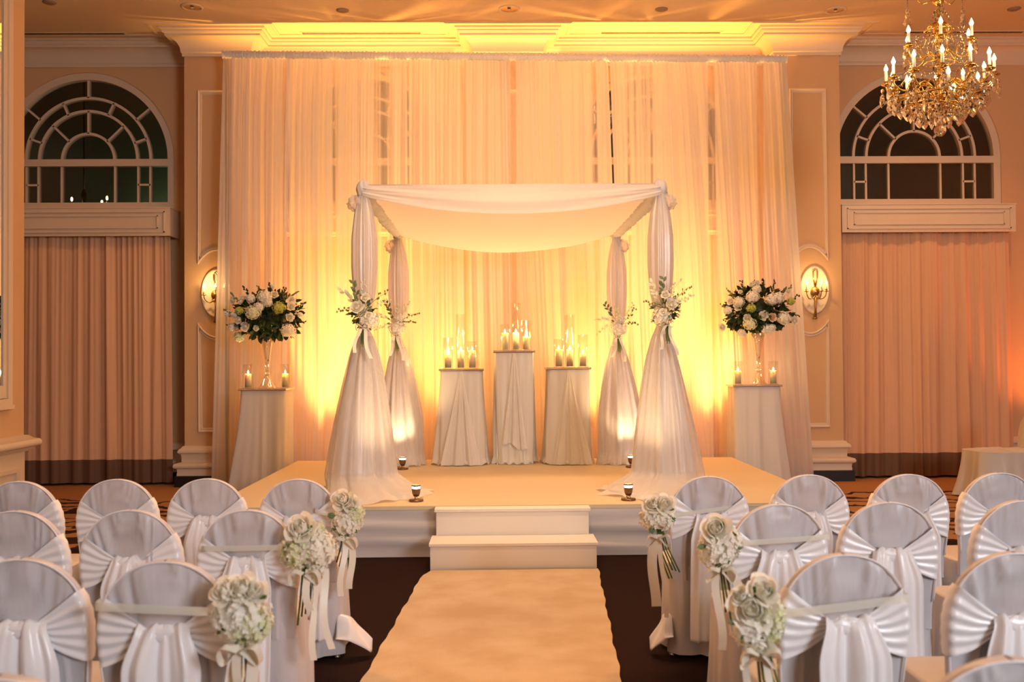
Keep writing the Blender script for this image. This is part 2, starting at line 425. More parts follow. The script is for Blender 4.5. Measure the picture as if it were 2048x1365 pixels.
def window(n, cx, hw):
    SP = 4.16; y0, y1 = WY + 0.05, WY + 0.12
    root = thing('window_%d' % n, '', '')
    del root['label']; del root['category']; structure(root)
    m = MB(); arc_bar(m, cx, SP, hw - 0.045, 0.09, 0, PI, WY + 0.02, y1)
    for s in (-1, 1): m.box(cx + s*(hw - 0.045) - 0.045, cx + s*(hw - 0.045) + 0.045, WY + 0.02, y1, 3.60, SP - 0.09)
    m.box(cx - hw, cx + hw, WY + 0.02, y1, 3.52, 3.60); m.box(cx - hw, cx + hw, WY + 0.015, y1, SP - 0.09, SP)
    f = m.build('frame', 'trim', root, smooth=False)
    m = MB(); w = 0.026
    for r in (0.80, 0.63, 0.335): arc_bar(m, cx, SP, r, w + 0.008, 0, PI, y0, y1)
    for a in (40, 90, 140): radial_bar(m, cx, SP, 0.80, hw - 0.06, math.radians(a), w, y0, y1)
    for a in (20, 66, 114, 160): radial_bar(m, cx, SP, 0.63, 0.80, math.radians(a), w, y0, y1)
    for a in (44, 90, 136): radial_bar(m, cx, SP, 0.335, 0.63, math.radians(a), w, y0, y1)
    for dx in (-0.795, -0.64, -0.342, 0.342, 0.64, 0.795): m.box(cx + dx - w/2, cx + dx + w/2, y0, y1, 3.60, SP - 0.09)
    for s in (-1, 1): m.box(cx + s * 0.7175 - 0.08, cx + s * 0.7175 + 0.08, y0, y1, 3.82, 3.845)
    m.build('muntin', 'trim', root, smooth=False)
    g = MB().box(cx - hw, cx + hw, y0 + 0.03, y0 + 0.036, 3.55, SP)
    k = 30; g.add([(cx, y0 + 0.033, SP)] + [(cx + (hw - 0.02) * math.cos(PI*i/k), y0 + 0.033, SP + (hw - 0.02) * math.sin(PI*i/k)) for i in range(k + 1)],
                  [(0, i + 1, i + 2) for i in range(k)])
    g.build('pane', 'glass_win', root, smooth=False)
for i, (cx, hw) in enumerate(WIN): window(i + 1, cx, hw)

# what stands beyond the left window: a greenish lit wall and a small lit chandelier
structure(MB().box(-9.5, 9.5, 18.0, 18.1, 0, 8).build('wall_outside', 'outwall', smooth=False))
oc = thing('distant_chandelier', 'small lit chandelier seen through the panes of the left window', 'chandelier', (-6.58, 16.0, 3.92))
m = MB(); m.tube([(0, 0, 0.1), (0, 0, 2.4)], 0.012, 6); m.lathe([(0.01, 0.0), (0.05, 0.05), (0.02, 0.12), (0.05, 0.3), (0.01, 0.4)], 12)
m.build('stem', 'black', oc)
for k, (dx, dz) in enumerate([(-0.16, 0.22), (-0.05, 0.12), (0.0, 0.32), (0.03, 0.08), (0.27, 0.19), (0.34, 0.26)]):
    a = MB().tube([(0, 0, 0.08), (dx * 0.6, 0.02 * k - 0.05, 0.0), (dx, 0.03 * k - 0.08, dz - 0.06)], 0.008, 6).build('arm', 'antique', oc)
    MB().ball((dx, 0.03 * k - 0.08, dz), 0.016, 0.016, 0.034, 10, 8).build('bulb', 'bulb', a)

# pilaster panel mouldings
def moulding_path(name, pts, w=0.055, y=PY, bent=None):
    """closed outline pts (x,z): a stepped moulding standing off the wall"""
    m = MB(); n = len(pts); P = [Vector(p) for p in pts]
    cen = sum(P, Vector((0, 0))) / n
    def inner(k, d):
        a, b, c = P[k-1], P[k], P[(k+1) % n]
        n1 = Vector((-(b-a).y, (b-a).x)).normalized(); n2 = Vector((-(c-b).y, (c-b).x)).normalized()
        q = (n1 + n2); q = q / max(0.35, q.length_squared / 2) if q.length > 0 else n1
        return b + q * d
    prof = [(0, 0.0), (0, 0.022), (0.010, 0.03), (0.022, 0.022), (0.030, 0.012), (0.045, 0.012), (w, 0.0)]
    vs = [];
    for k in range(n):
        for d, h in prof:
            q = inner(k, d); vs.append((q.x, y - h, q.y))
    L = len(prof); fs = []
    for k in range(n):
        for j in range(L - 1):
            fs.append((k*L + j, ((k+1) % n)*L + j, ((k+1) % n)*L + j + 1, k*L + j + 1))
    m.add(vs, fs); structure(autosmooth(m.build(name, 'trim'), 40))
tn = 5
for (a, b) in PIL:
    cx = (a + b) / 2; hw = 0.232
    up = [(cx - hw, 2.745)] + [(cx - hw + 2*hw*i/12, 2.745 + 0.17 * (1 - ((i - 6)/6)**2)) for i in range(1, 12)] + [(cx + hw, 2.745), (cx + hw, 4.92), (cx - hw, 4.92)]
    moulding_path('trim_%d' % tn, up); tn += 1
    lo = [(cx - hw, 0.665), (cx + hw, 0.665), (cx + hw, 2.02)] + [(cx + hw - 2*hw*i/12, 2.02 - 0.17 * (1 - ((i - 6)/6)**2)) for i in range(1, 12)] + [(cx - hw, 2.02)]
    moulding_path('trim_%d' % tn, lo); tn += 1

# ceiling fittings
for i, (x, y, t) in enumerate([(-3.49, 11.5, 'left'), (0.18, 11.58, 'middle'), (4.04, 11.64, 'right')]):
    d = thing('ceiling_downlight', 'recessed brass-lined ceiling downlight, %s one of the three' % t, 'light', (x, y, CEIL), 0, 'recessed ceiling downlights')
    MB().lathe([(0.125, -0.001), (0.125, -0.012), (0.105, -0.016), (0.098, -0.006)], 32).build('trim_ring', 'trim', d)
    MB().lathe([(0.10, -0.006), (0.085, -0.004), (0.06, -0.0025), (0.0, -0.002)], 32).build('reflector', 'gold', d)
    MB().ball((0, 0, -0.012), 0.022, 0.022, 0.010, 12, 8).build('lamp', 'trim', d)
for i, (x, y, t) in enumerate([(-5.06, 11.35, 'over the left window bay'), (-1.77, 11.62, 'left of the middle downlight'), (1.97, 11.6, 'right of the middle downlight'), (6.15, 11.6, 'beside the hanging chandelier')]):
    o = MB().lathe([(0.075, 0.0), (0.075, -0.008), (0.05, -0.02), (0.0, -0.024)], 24).build('ceiling_sprinkler', 'sprinkler', None, loc=(x, y, CEIL))
    tag(o, 'small round painted sprinkler cover on the ceiling %s' % t, 'sprinkler', 'ceiling sprinkler covers')
for i, (x0, x1, t) in enumerate([(-6.3, -4.62, 'above the left arched window'), (-2.4, -0.92, 'left of the middle pilaster'), (1.35, 2.85, 'right of the middle pilaster'), (5.2, 6.7, 'above the right arched window')]):
    v = thing('air_vent', 'long narrow slotted air vent in the ceiling %s' % t, 'vent', ((x0 + x1)/2, 12.36 + 0.08, CEIL), 0, 'slotted ceiling vents'); h = (x1 - x0)/2
    m = MB(); m.box(-h - 0.03, h + 0.03, -0.05, 0.05, -0.006, 0.0); m.build('frame', 'ceiling', v, smooth=False)
    m = MB(); m.box(-h, h, -0.026, -0.006, -0.008, -0.0055); m.box(-h, h, 0.008, 0.026, -0.008, -0.0055); m.build('slot', 'dark_slot', v, smooth=False)

# ------------------------------------------------------------------ curtains and pelmets
def pleat_fn(seed, x0, x1, pitch, amp):
    r = random.Random(seed); cs = []; x = x0 - pitch
    while x < x1 + pitch:
        cs.append((x, pitch * r.uniform(0.25, 0.5), amp * r.uniform(0.5, 1.15))); x += pitch * r.uniform(0.65, 1.35)
    def f(x):
        return sum(a * math.exp(-((x - c) / w) ** 2) for c, w, a in cs if abs(x - c) < 4 * w)
    return f
def curtain_set(n, cx, hw, label_side, back=0.0):
    x0, x1 = cx - hw, cx + hw
    y = 12.6 + back * 0.9
    f = pleat_fn(40 + n, x0, x1, 0.17, 0.085)
    g = pleat_fn(140 + n, x0, x1, 0.06, 0.02)
    c = thing('window_curtain', 'beige pleated curtain with a brown hem band %s' % label_side, 'curtain', (cx, y, 0), 0, 'beige window curtains')
    def pos(u, z):
        x = x0 + (x1 - x0) * u; k = 1 - z / 3.2
        xx = cx + (x - cx) * (0.97 + 0.03 * k)
        return (xx - cx, -(f(x + 0.04 * k * math.sin(7 * x)) * (0.55 + 0.45 * k) + g(x) * (1 - 0.7 * k)) + 0.02, z)
    nu = 260
    MB().grid(lambda u, v: pos(u, 0.32 + 2.83 * v), nu, 14).build('panel', 'curtain', c)
    MB().grid(lambda u, v: pos(u, 0.03 + 0.29 * v), nu, 3).build('hem_band', 'hem', c)
    p = thing('pelmet', 'white panelled pelmet box above the curtain, %s' % label_side, 'pelmet', (cx, 12.45 + back, 3.115), 0, 'white pelmet boxes')
    H = 0.345; m = MB(); m.box(-hw, hw, 0, 0.03, 0, H); m.box(-hw, -hw + 0.03, 0.03, 0.39 - back, 0, H); m.box(hw - 0.03, hw, 0.03, 0.39 - back, 0, H); m.box(-hw - 0.01, hw + 0.01, -0.01, 0.39 - back, H, H + 0.012)
    m.build('box', 'trim', p, smooth=False)
    m = MB()
    for e, t in ((0.05, 0.014), (0.115, 0.012)):
        a, b, c0, c1 = -hw + e * 1.3, hw - e * 1.3, e * 0.8, H - e * 0.8
        for q in ((a, b, c0, c0 + t), (a, b, c1 - t, c1), (a, a + t, c0, c1), (b - t, b, c0, c1)):
            m.box(q[0], q[1], -0.018, 0.001, q[2], q[3])
    m.build('panel_moulding', 'trim', p, smooth=False)
curtain_set(1, -5.22, 1.165, 'under the left arched window')
curtain_set(2, -1.66, 1.10, 'behind the left of the backdrop', 0.12)
curtain_set(3, 2.05, 1.10, 'behind the right of the backdrop', 0.12)
curtain_set(4, 5.475, 1.105, 'under the right arched window')

# ------------------------------------------------------------------ sheer backdrop on pipes
def backdrop():
    root = thing('draped_backdrop', 'wide sheer white draped backdrop on pipes behind the stage, lit amber', 'backdrop', (0, 12.04, 0))
    XT0, XT1, XB0, XB1 = -3.27, 3.555, -3.42, 3.83
    ztop = lambda X: 5.262 - 0.0105 * (X - XT0)
    edges = [0.0, 0.115, 0.245, 0.37, 0.498, 0.505, 0.63, 0.762, 0.88, 1.0]
    r = random.Random(5)
    spans = [(0.0, 0.118), (0.112, 0.246), (0.243, 0.372), (0.368, 0.500), (0.498, 0.592), (0.588, 0.682), (0.6848, 0.790), (0.787, 0.894), (0.888, 1.0)]
    for k, (a, b) in enumerate(spans):
        W = (b - a) * 6.8
        f = pleat_fn(300 + k, 0, W, 0.12, 0.028); g = pleat_fn(400 + k, 0, W, 0.040, 0.014); h = pleat_fn(500 + k, 0, W, 0.3, 0.022)
        ph = r.uniform(0, 6); yo = 0.012 * (k % 2)
        def fn(u, v, a=a, b=b, f=f, g=g, h=h, W=W, ph=ph, yo=yo):
            t = a + (b - a) * u; zf = 1 - (1 - v) ** 1.0
            x = (XT0 + (XT1 - XT0) * t) * v + (XB0 + (XB1 - XB0) * t) * (1 - v)
            # end edges flare outward only near the foot
            if k == 0: x = max(x, XT0 - 0.15 * (1 - v) ** 0.7) if u > 0 else x
            q = u * W + 0.025 * math.sin(2.2 * v * 2 + ph) * math.sin(PI * u)
            top = smoothstep(0.9, 1.0, v)
            y = -(f(q) + h(q) * (1 - 0.6 * v)) * (1 - 0.8 * top) - g(q) * (1.0 + 0.3 * top) + yo
            return (x, y, 0.015 + (ztop(x) - 0.015) * v)
        MB().grid(fn, int(W / 0.0085), 16).build('drape_panel', 'drape', root)
    # gathered header on the crossbar
    rr = random.Random(8)
    jit = [rr.uniform(0.7, 1.35) for _ in range(901)]
    def hd(u, v):
        x = XT0 - 0.02 + (XT1 - XT0 + 0.04) * v; a = 2 * PI * u; i = int(v * 900)
        rad = 0.028 * (0.75 + 0.35 * jit[i]) * (1 + 0.12 * math.sin(3 * a + i))
        return (x, rad * 1.1 * math.cos(a) - 0.005, ztop(x) - 0.005 + rad * 1.5 * math.sin(a))
    MB().grid(hd, 10, 900, closed=True).build('gathered_header', 'ruffle', root)
    MB().tube([(XT0, 0, ztop(XT0)), (XT1, 0, ztop(XT1))], 0.022, 10).build('crossbar', 'metal', root)
    for X in (-3.25, 0.165, 3.54):
        u = MB().tube([(X, 0.035, 0.0), (X, 0.035, ztop(X) + (0.03 if X == 0.165 else 0))], 0.022, 10).build('upright', 'metal', root)
        MB().box(X - 0.2, X + 0.2, -0.1, 0.2, 0.0, 0.012).build('base_plate', 'metal', u)
backdrop()

# ------------------------------------------------------------------ stage, steps, aisle runner
SX0, SX1, SY0, SY1, SZ = -2.275, 2.695, 7.83, 11.43, 0.40
st = thing('stage_platform', 'low carpeted stage platform with a gathered grey-white cloth skirt', 'stage', ((SX0+SX1)/2, (SY0+SY1)/2, 0))
hx, hy = (SX1 - SX0)/2, (SY1 - SY0)/2
MB().box(-hx + 0.02, hx - 0.02, -hy + 0.02, hy - 0.02, 0.0, SZ - 0.03).build('frame', 'black', st, smooth=False)
o = MB().box(-hx, hx, -hy, hy, SZ - 0.03, SZ).build('deck', 'stage_top', st, smooth=False)
def skirt_fn(u, v):
    # runs round the platform, swagging folds
    L = [2*hx, 2*hy, 2*hx, 2*hy]; tot = sum(L); d = u * tot; k = 0
    while k < 3 and d > L[k]: d -= L[k]; k += 1
    P = [(-hx, -hy), (hx, -hy), (hx, hy), (-hx, hy)]; D = [(1, 0), (0, 1), (-1, 0), (0, -1)]; Nn = [(0, -1), (1, 0), (0, 1), (-1, 0)]
    z = 0.005 + (SZ - 0.035) * v
    w = (0.012 * math.sin(9 * z / SZ * 2 + 1.3 * u * tot + 0.8 * math.sin(0.9 * u * tot)) + 0.010 * math.sin(26 * z + 2.1 * u * tot)) * math.sin(PI * v) + 0.012
    return (P[k][0] + D[k][0] * d + Nn[k][0] * w, P[k][1] + D[k][1] * d + Nn[k][1] * w, z)
MB().grid(skirt_fn, 340, 12).build('cloth_skirt', 'stage_skirt', st)

sp = thing('stage_steps', 'two white wooden steps up to the stage at the end of the aisle', 'steps', (0.118, 7.32, 0))
m = MB(); m.box(-0.61, 0.61, 0.0, 0.34, 0, 0.182); m.build('lower_step', 'step', sp, smooth=False)
m = MB(); m.box(-0.585, 0.585, 0.34, 0.46, 0, 0.382); m.build('upper_step', 'step', sp, smooth=False)
MB().box(-0.618, 0.618, -0.025, 0.345, 0.182, 0.20).build('tread', 'step', sp, smooth=False)
MB().box(-0.596, 0.596, 0.305, 0.462, 0.382, 0.402).build('tread', 'step', sp, smooth=False)

rn = MB()
def rfn(u, v):
    y = 2.75 + 4.55 * v
    xl = -0.537 - 0.051 * (7.15 - y) - (0.0 if v < 0.965 else -0.05 * (v - 0.965) / 0.035); xr = 0.734 - 0.0585 * (7.26 - y)
    e = 0.004 * math.sin(y * 9) + 0.003 * math.sin(y * 23)
    return (xl + e + (xr - xl) * u, y, 0.011)
rn.grid(rfn, 6, 120)
rn.add([(*rfn(0, i/120)[:2], 0.0) for i in range(121)] + [rfn(0, i/120) for i in range(121)], [(i, i+1, 122+i, 121+i) for i in range(120)])
rn.add([(*rfn(1, i/120)[:2], 0.0) for i in range(121)] + [rfn(1, i/120) for i in range(121)], [(i, i+1, 122+i, 121+i) for i in range(120)])
tag(rn.build('aisle_runner', 'runner'), 'long beige aisle carpet runner leading to the white steps', 'carpet runner')

# ------------------------------------------------------------------ wedding canopy
def interp(tab, z):
    if z <= tab[0][0]: return tab[0][1]
    for (a, p), (b, q) in zip(tab, tab[1:]):
        if z <= b:
            t = (z - a) / (b - a); t = t * t * (3 - 2 * t) if False else t
            return p + (q - p) * t
    return tab[-1][1]
POST = [(0.403, 0.40), (0.42, 0.33), (0.46, 0.27), (0.55, 0.25), (0.75, 0.232), (1.0, 0.205), (1.3, 0.165), (1.55, 0.12), (1.72, 0.075), (1.82, 0.036), (1.88, 0.036), (1.98, 0.066), (2.12, 0.092), (2.35, 0.107), (2.6, 0.105), (2.8, 0.082), (2.95, 0.045), (3.02, 0.035)]
def canopy():
    root = thing('wedding_canopy', 'white draped four-post wedding canopy standing on the stage', 'canopy', (0.14, 9.8, SZ))
    C = [(-1.157, 8.75, 3.05, 'F', 1), (1.458, 8.75, 3.05, 'F', -1), (-1.066, 10.88, 2.91, 'B', 1), (1.325, 10.88, 2.90, 'B', -1)]
    O = Vector((0.14, 9.8, SZ))
    def loc(p): return tuple(Vector(p) - O)
    for k, (x, y, zt, kind, s) in enumerate(C):
        MB().tube([loc((x, y, 0.412)), loc((x, y, zt + 0.02))], 0.02, 12).build('pole', 'trim', root)
        MB().lathe([(0.0, 0.012), (0.15, 0.012), (0.155, 0.004), (0.155, 0.0)], 24, c=loc((x, y, 0.401))).build('pole_base', 'trim', root)
        r = random.Random(70 + k); ph = [r.uniform(0, 6.28) for _ in range(6)]
        sc = (zt - 0.403) / (3.02 - 0.403)
        fwd = 0.26 if kind == 'F' else 0.05
        def fn(u, v, x=x, y=y, zt=zt, ph=ph, s=s, sc=sc, fwd=fwd, kind=kind, grow=1.0, dx=0.0, cap=9.0):
            zz = 0.403 + (3.02 - 0.403) * v ** 1.25 if v > 0 else 0.403
            rr = min(interp(POST, zz), cap, 0.6 if kind == 'F' else 0.215) * grow; a = 2 * PI * u
            lo = 1 - smoothstep(0.403, 1.8, zz)
            n = 0.10 * math.sin(7 * a + ph[0]) + 0.07 * math.sin(12 * a + ph[1] + 1.2 * zz) + 0.05 * math.sin(19 * a + ph[2]) + 0.05 * math.sin(3 * a + ph[3])
            rr *= 1 + n * (0.75 if zz < 1.8 else 0.55)
            pool = 1 - smoothstep(0.40, 0.56, zz)
            cy = y - fwd * pool * 0.8; cx = x + s * (0.10 if kind == 'F' else 0.01) * pool + dx * lo + (0.05 * lo if kind == 'B' and s < 0 else 0.0)
            ex = 1 + (0.22 if kind == 'F' else 0.06) * pool * (1 if math.cos(a) * s > 0 else 0); ey = 1 + 0.45 * pool * (1 if math.sin(a) < 0 else 0) * (1.0 if kind == 'F' else 0.1)
            z = 0.403 + (zz - 0.403) * sc
            if pool > 0: z += 0.010 * pool * (1 + math.sin(9 * a + ph[4]) * math.sin(4 * zz * 40))
            return loc((cx + rr * ex * math.cos(a), cy + rr * ey * math.sin(a), z))
        MB().grid(fn, 120, 60, closed=True).build('post_drape', 'tulle', root)
        def fn2(u, v, fn=fn, x=x, s=s):
            return fn(u, v * 0.585, cap=0.30 if kind == 'F' else 0.25, grow=1.22 - 0.2 * v if kind == 'F' else 1.1 - 0.08 * v, dx=-0.04 * s if kind == 'F' else 0.02 * s)
        MB().grid(fn2, 90, 36, closed=True).build('outer_veil', 'tulle_open', root)
        # gathered knot at the post head
        def kn(u, v, x=x, y=y, zt=zt, k=k):
            a = 2 * PI * u; b = PI * v; R = 0.062 * (1 + 0.07 * math.sin(9 * a + 3 * b) + 0.05 * math.sin(5 * a + k))
            if kind == 'B': R *= 0.85
            return loc((x + R * math.cos(a) * math.sin(b) * 1.0, y + R * math.sin(a) * math.sin(b), zt + 0.0 - R * 1.25 * math.cos(b)))
        MB().grid(kn, 40, 16, closed=True).build('knot', 'ruffle', root)
        # little tulle puff tied under the knot
        def puff(u, v, x=x, y=y, zt=zt, s=s, k=k):
            a = 2 * PI * u; b = PI * v; R = 0.075 * (1 + 0.22 * math.sin(6 * a + 2 * b + k) + 0.12 * math.sin(11 * b + a))
            return loc((x - s * 0.055 + R * math.cos(a) * math.sin(b) * 1.05, y + R * 0.8 * math.sin(a) * math.sin(b), zt - 0.125 - R * 0.85 * math.cos(b)))
        MB().grid(puff, 36, 14, closed=True).build('tulle_puff', 'tulle_open', root)
    (xa, ya, za, *_), (xb, yb, zb, *_), (xc, yc, zc, *_), (xd, yd, zd, *_) = C
    def cloth(u, v):
        s = 4 * u * (1 - u)
        x = (xa + (xb - xa) * u) * (1 - v) + (xc + (xd - xc) * u) * v; y = ya + (yc - ya) * v
        z = (za - 0.01) * (1 - v) + (zc + 0.0) * v - s * (0.04 * (1 - v) + 0.195 * v) - 0.05 * s * math.sin(PI * v)
        z += 0.006 * math.sin(14 * u + 5 * v) * s * (1 - 0.4 * v)
        return loc((x, y, z))
    MB().grid(cloth, 60, 30).build('canopy_cloth', 'canopy', root)
    def val(u, v):
        s = 4 * u * (1 - u); e = 1 - (2 * u - 1) ** 6
        x = xa + (xb - xa) * u
        top = 3.085 - 0.006 * s; bot = 2.985 - 0.165 * s ** 0.9 + 0.0 * e
        z = top + (bot - top) * v
        y = ya - 0.04 - 0.012 * math.sin(PI * v) - (0.007 * math.sin(13 * v + 2.0 * (u - 0.5) ** 2 * 8) + 0.0045 * math.sin(31 * v + 3) * (1 - s)) * (1.2 - s * 0.85) - 0.02 * v
        return loc((x, y, z))
    MB().grid(val, 90, 40).build('front_swag', 'canopy', root)
    MB().tube([loc((xa, ya, 3.075)), loc((xb, yb, 3.075))], 0.018, 10).build('crossbar', 'trim', root)
    MB().tube([loc((xc, yc, zc)), loc((xd, yd, zd))], 0.016, 10).build('crossbar', 'trim', root)
    for (p, q, sd) in ((C[0], C[2], 1), (C[1], C[3], 2)):
        r = random.Random(sd); jit = [r.uniform(0.75, 1.3) for _ in range(141)]
        P, Q = Vector(p[:3]) + Vector((0, 0, -0.035)), Vector(q[:3]) + Vector((0, 0, 0.02))
        def rail(u, v, P=P, Q=Q, jit=jit):
            i = int(round(v * 140)); a = 2 * PI * u; c = P.lerp(Q, v); R = 0.050 * jit[i] * (1 + 0.15 * math.sin(3 * a + i * 1.7))
            return loc((c.x + R * math.cos(a), c.y, c.z + R * math.sin(a)))
        MB().grid(rail, 14, 140, closed=True).build('ruffled_rail', 'ruffle', root)
canopy()

# ------------------------------------------------------------------ flowers
def hydrangea_mesh(r, n, seed, fs=0.016, squash=0.85):
    rr = random.Random(seed); m = MB()
    m.ball((0, 0, 0), r * 0.8, r * 0.8, r * 0.8 * squash, 12, 8)
    ga = PI * (3 - math.sqrt(5))
    for i in range(n):
        zz = 1 - 2 * (i + 0.5) / n; rad = math.sqrt(1 - zz * zz); th = ga * i + rr.uniform(-0.2, 0.2)
        nrm = Vector((rad * math.cos(th), rad * math.sin(th), zz))
        R = r * rr.uniform(0.90, 1.07) * (1 + 0.06 * math.sin(5 * th + 3 * zz))
        c = Vector((nrm.x * R, nrm.y * R, nrm.z * R * squash))
        nrm = (nrm + Vector((rr.uniform(-.3, .3), rr.uniform(-.3, .3), rr.uniform(-.3, .3)))).normalized()
        t = nrm.cross(Vector((0, 0, 1)));
        if t.length < 0.1: t = nrm.cross(Vector((1, 0, 0)))
        t.normalize(); b = nrm.cross(t); a0 = rr.uniform(0, PI / 2); s = fs * rr.uniform(0.85, 1.2)
        for q in range(4):
            a = a0 + q * PI / 2
            d = t * math.cos(a) + b * math.sin(a); e = nrm.cross(d); up = rr.uniform(0.15, 0.55)
            p0 = c; p1 = c + d * s * 0.55 + e * s * 0.5 + nrm * s * up * 0.4; p2 = c + d * s * 1.05 + nrm * s * up; p3 = c + d * s * 0.55 - e * s * 0.5 + nrm * s * up * 0.4
            m.add([p0, p1, p2, p3], [(0, 1, 2), (0, 2, 3)])
    return m
def rose_mesh(r, seed, openness=1.0):
    rr = random.Random(seed); m = MB(); m.ball((0, 0, -r * 0.1), r * 0.5, r * 0.5, r * 0.55, 10, 8)
    for ring, (cnt, rad, h, w, fl, curl) in enumerate([(3, 0.22, 0.80, 2.6, 0.0, 0.30), (3, 0.40, 0.84, 2.4, 0.0, 0.28), (4, 0.60, 0.80, 2.0, 0.0, 0.20), (5, 0.80, 0.66, 1.6, 0.12, 0.06), (5, 0.96, 0.46, 1.45, 0.30, 0.0)]):
        a0 = rr.uniform(0, 6)
        for k in range(cnt):
            ac = a0 + 2 * PI * k / cnt + rr.uniform(-.15, .15); jj = rr.uniform(0.92, 1.08)
            def fn(u, v, ac=ac, jj=jj):
                uu = u * 2 - 1; ww = w * (0.55 + 0.45 * math.sin(PI * v)) * 0.5
                a = ac + uu * ww
                R = r * rad * jj * (0.30 + 0.80 * math.sin(min(1, v * 1.1) * PI / 2)) * (1 + fl * openness * v ** 3 - curl * v ** 4) * (1 + 0.06 * uu)
                z = r * (-0.60 + (h + 0.60) * v * (1 - 0.10 * uu * uu)) - r * fl * 0.45 * v ** 4
                return (R * math.cos(a), R * math.sin(a), z)
            m.grid(fn, 7, 5)
    return m
def leaf(m, c, d, nrm, L, W):
    d = d.normalized(); s = d.cross(nrm);
    if s.length < 0.05: s = d.cross(Vector((0.3, 1, 0.2)))
    s.normalize(); n = s.cross(d)
    p = [c, c + d * L * 0.35 + s * W - n * W * .25, c + d * L * 0.7 + s * W * 0.8 - n * W * .3, c + d * L - n * L * 0.12, c + d * L * 0.7 - s * W * 0.8 - n * W * .3, c + d * L * 0.35 - s * W - n * W * .25, c + d * L * 0.35, c + d * L * 0.7]
    m.add(p, [(0, 1, 6), (0, 6, 5), (1, 2, 7, 6), (6, 7, 4, 5), (2, 3, 7), (7, 3, 4)])
def foliage_mesh(rx, ry, rz, n, seed, L=0.07, W=0.02, inner=0.55, low=-1.0):
    rr = random.Random(seed); m = MB()
    for i in range(n):
        while True:
            v = Vector((rr.uniform(-1, 1), rr.uniform(-1, 1), rr.uniform(-1, 1)))
            if inner < v.length < 1 and v.z > low: break
        c = Vector((v.x * rx, v.y * ry, v.z * rz)); d = (v.normalized() + Vector((rr.uniform(-.7, .7), rr.uniform(-.7, .7), rr.uniform(-.6, .5)))).normalized()
        leaf(m, c, d, Vector((rr.uniform(-1, 1), rr.uniform(-1, 1), rr.uniform(0, 1.5))).normalized(), L * rr.uniform(.7, 1.3), W * rr.uniform(.8, 1.3))
    return m
def spray_mesh(p0, d, L, seed, leaves=6, bud=0.007, droop=0.1):
    """a thin twig with small leaves or buds"""
    rr = random.Random(seed); m = MB(); d = Vector(d).normalized(); p0 = Vector(p0)
    side = d.cross(Vector((0, 1, 0.1))).normalized(); bend = rr.uniform(-0.25, 0.25)
    pts = [p0 + d * L * t + side * bend * L * t * t + Vector((0, 0, -droop * L * t * t)) for t in [i / 6 for i in range(7)]]
    m.tube(pts, [0.0032 * (1 - 0.6 * i / 6) for i in range(7)], 5)
    for k in range(leaves):
        t = 0.3 + 0.7 * (k + 1) / leaves; i = min(5, int(t * 6)); c = pts[i].lerp(pts[i+1], t * 6 - i)
        dd = (d + side * rr.choice((-1, 1)) * rr.uniform(.4, 1) + Vector((0, rr.uniform(-.5, .5), 0))).normalized()
        e = c + dd * L * rr.uniform(0.06, 0.14)
        m.tube([c, e], 0.0016, 4)
        if bud > 0: m.ball(e, bud * rr.uniform(.7, 1.3), None, bud * 1.5, 6, 5)
        else: leaf(m, c, dd, Vector((0, -1, 0.3)), L * 0.2, L * 0.05)
    return m
def aim(o, d):
    o.rotation_mode = 'QUATERNION'; o.rotation_quaternion = Vector(d).to_track_quat('Z', 'Y')

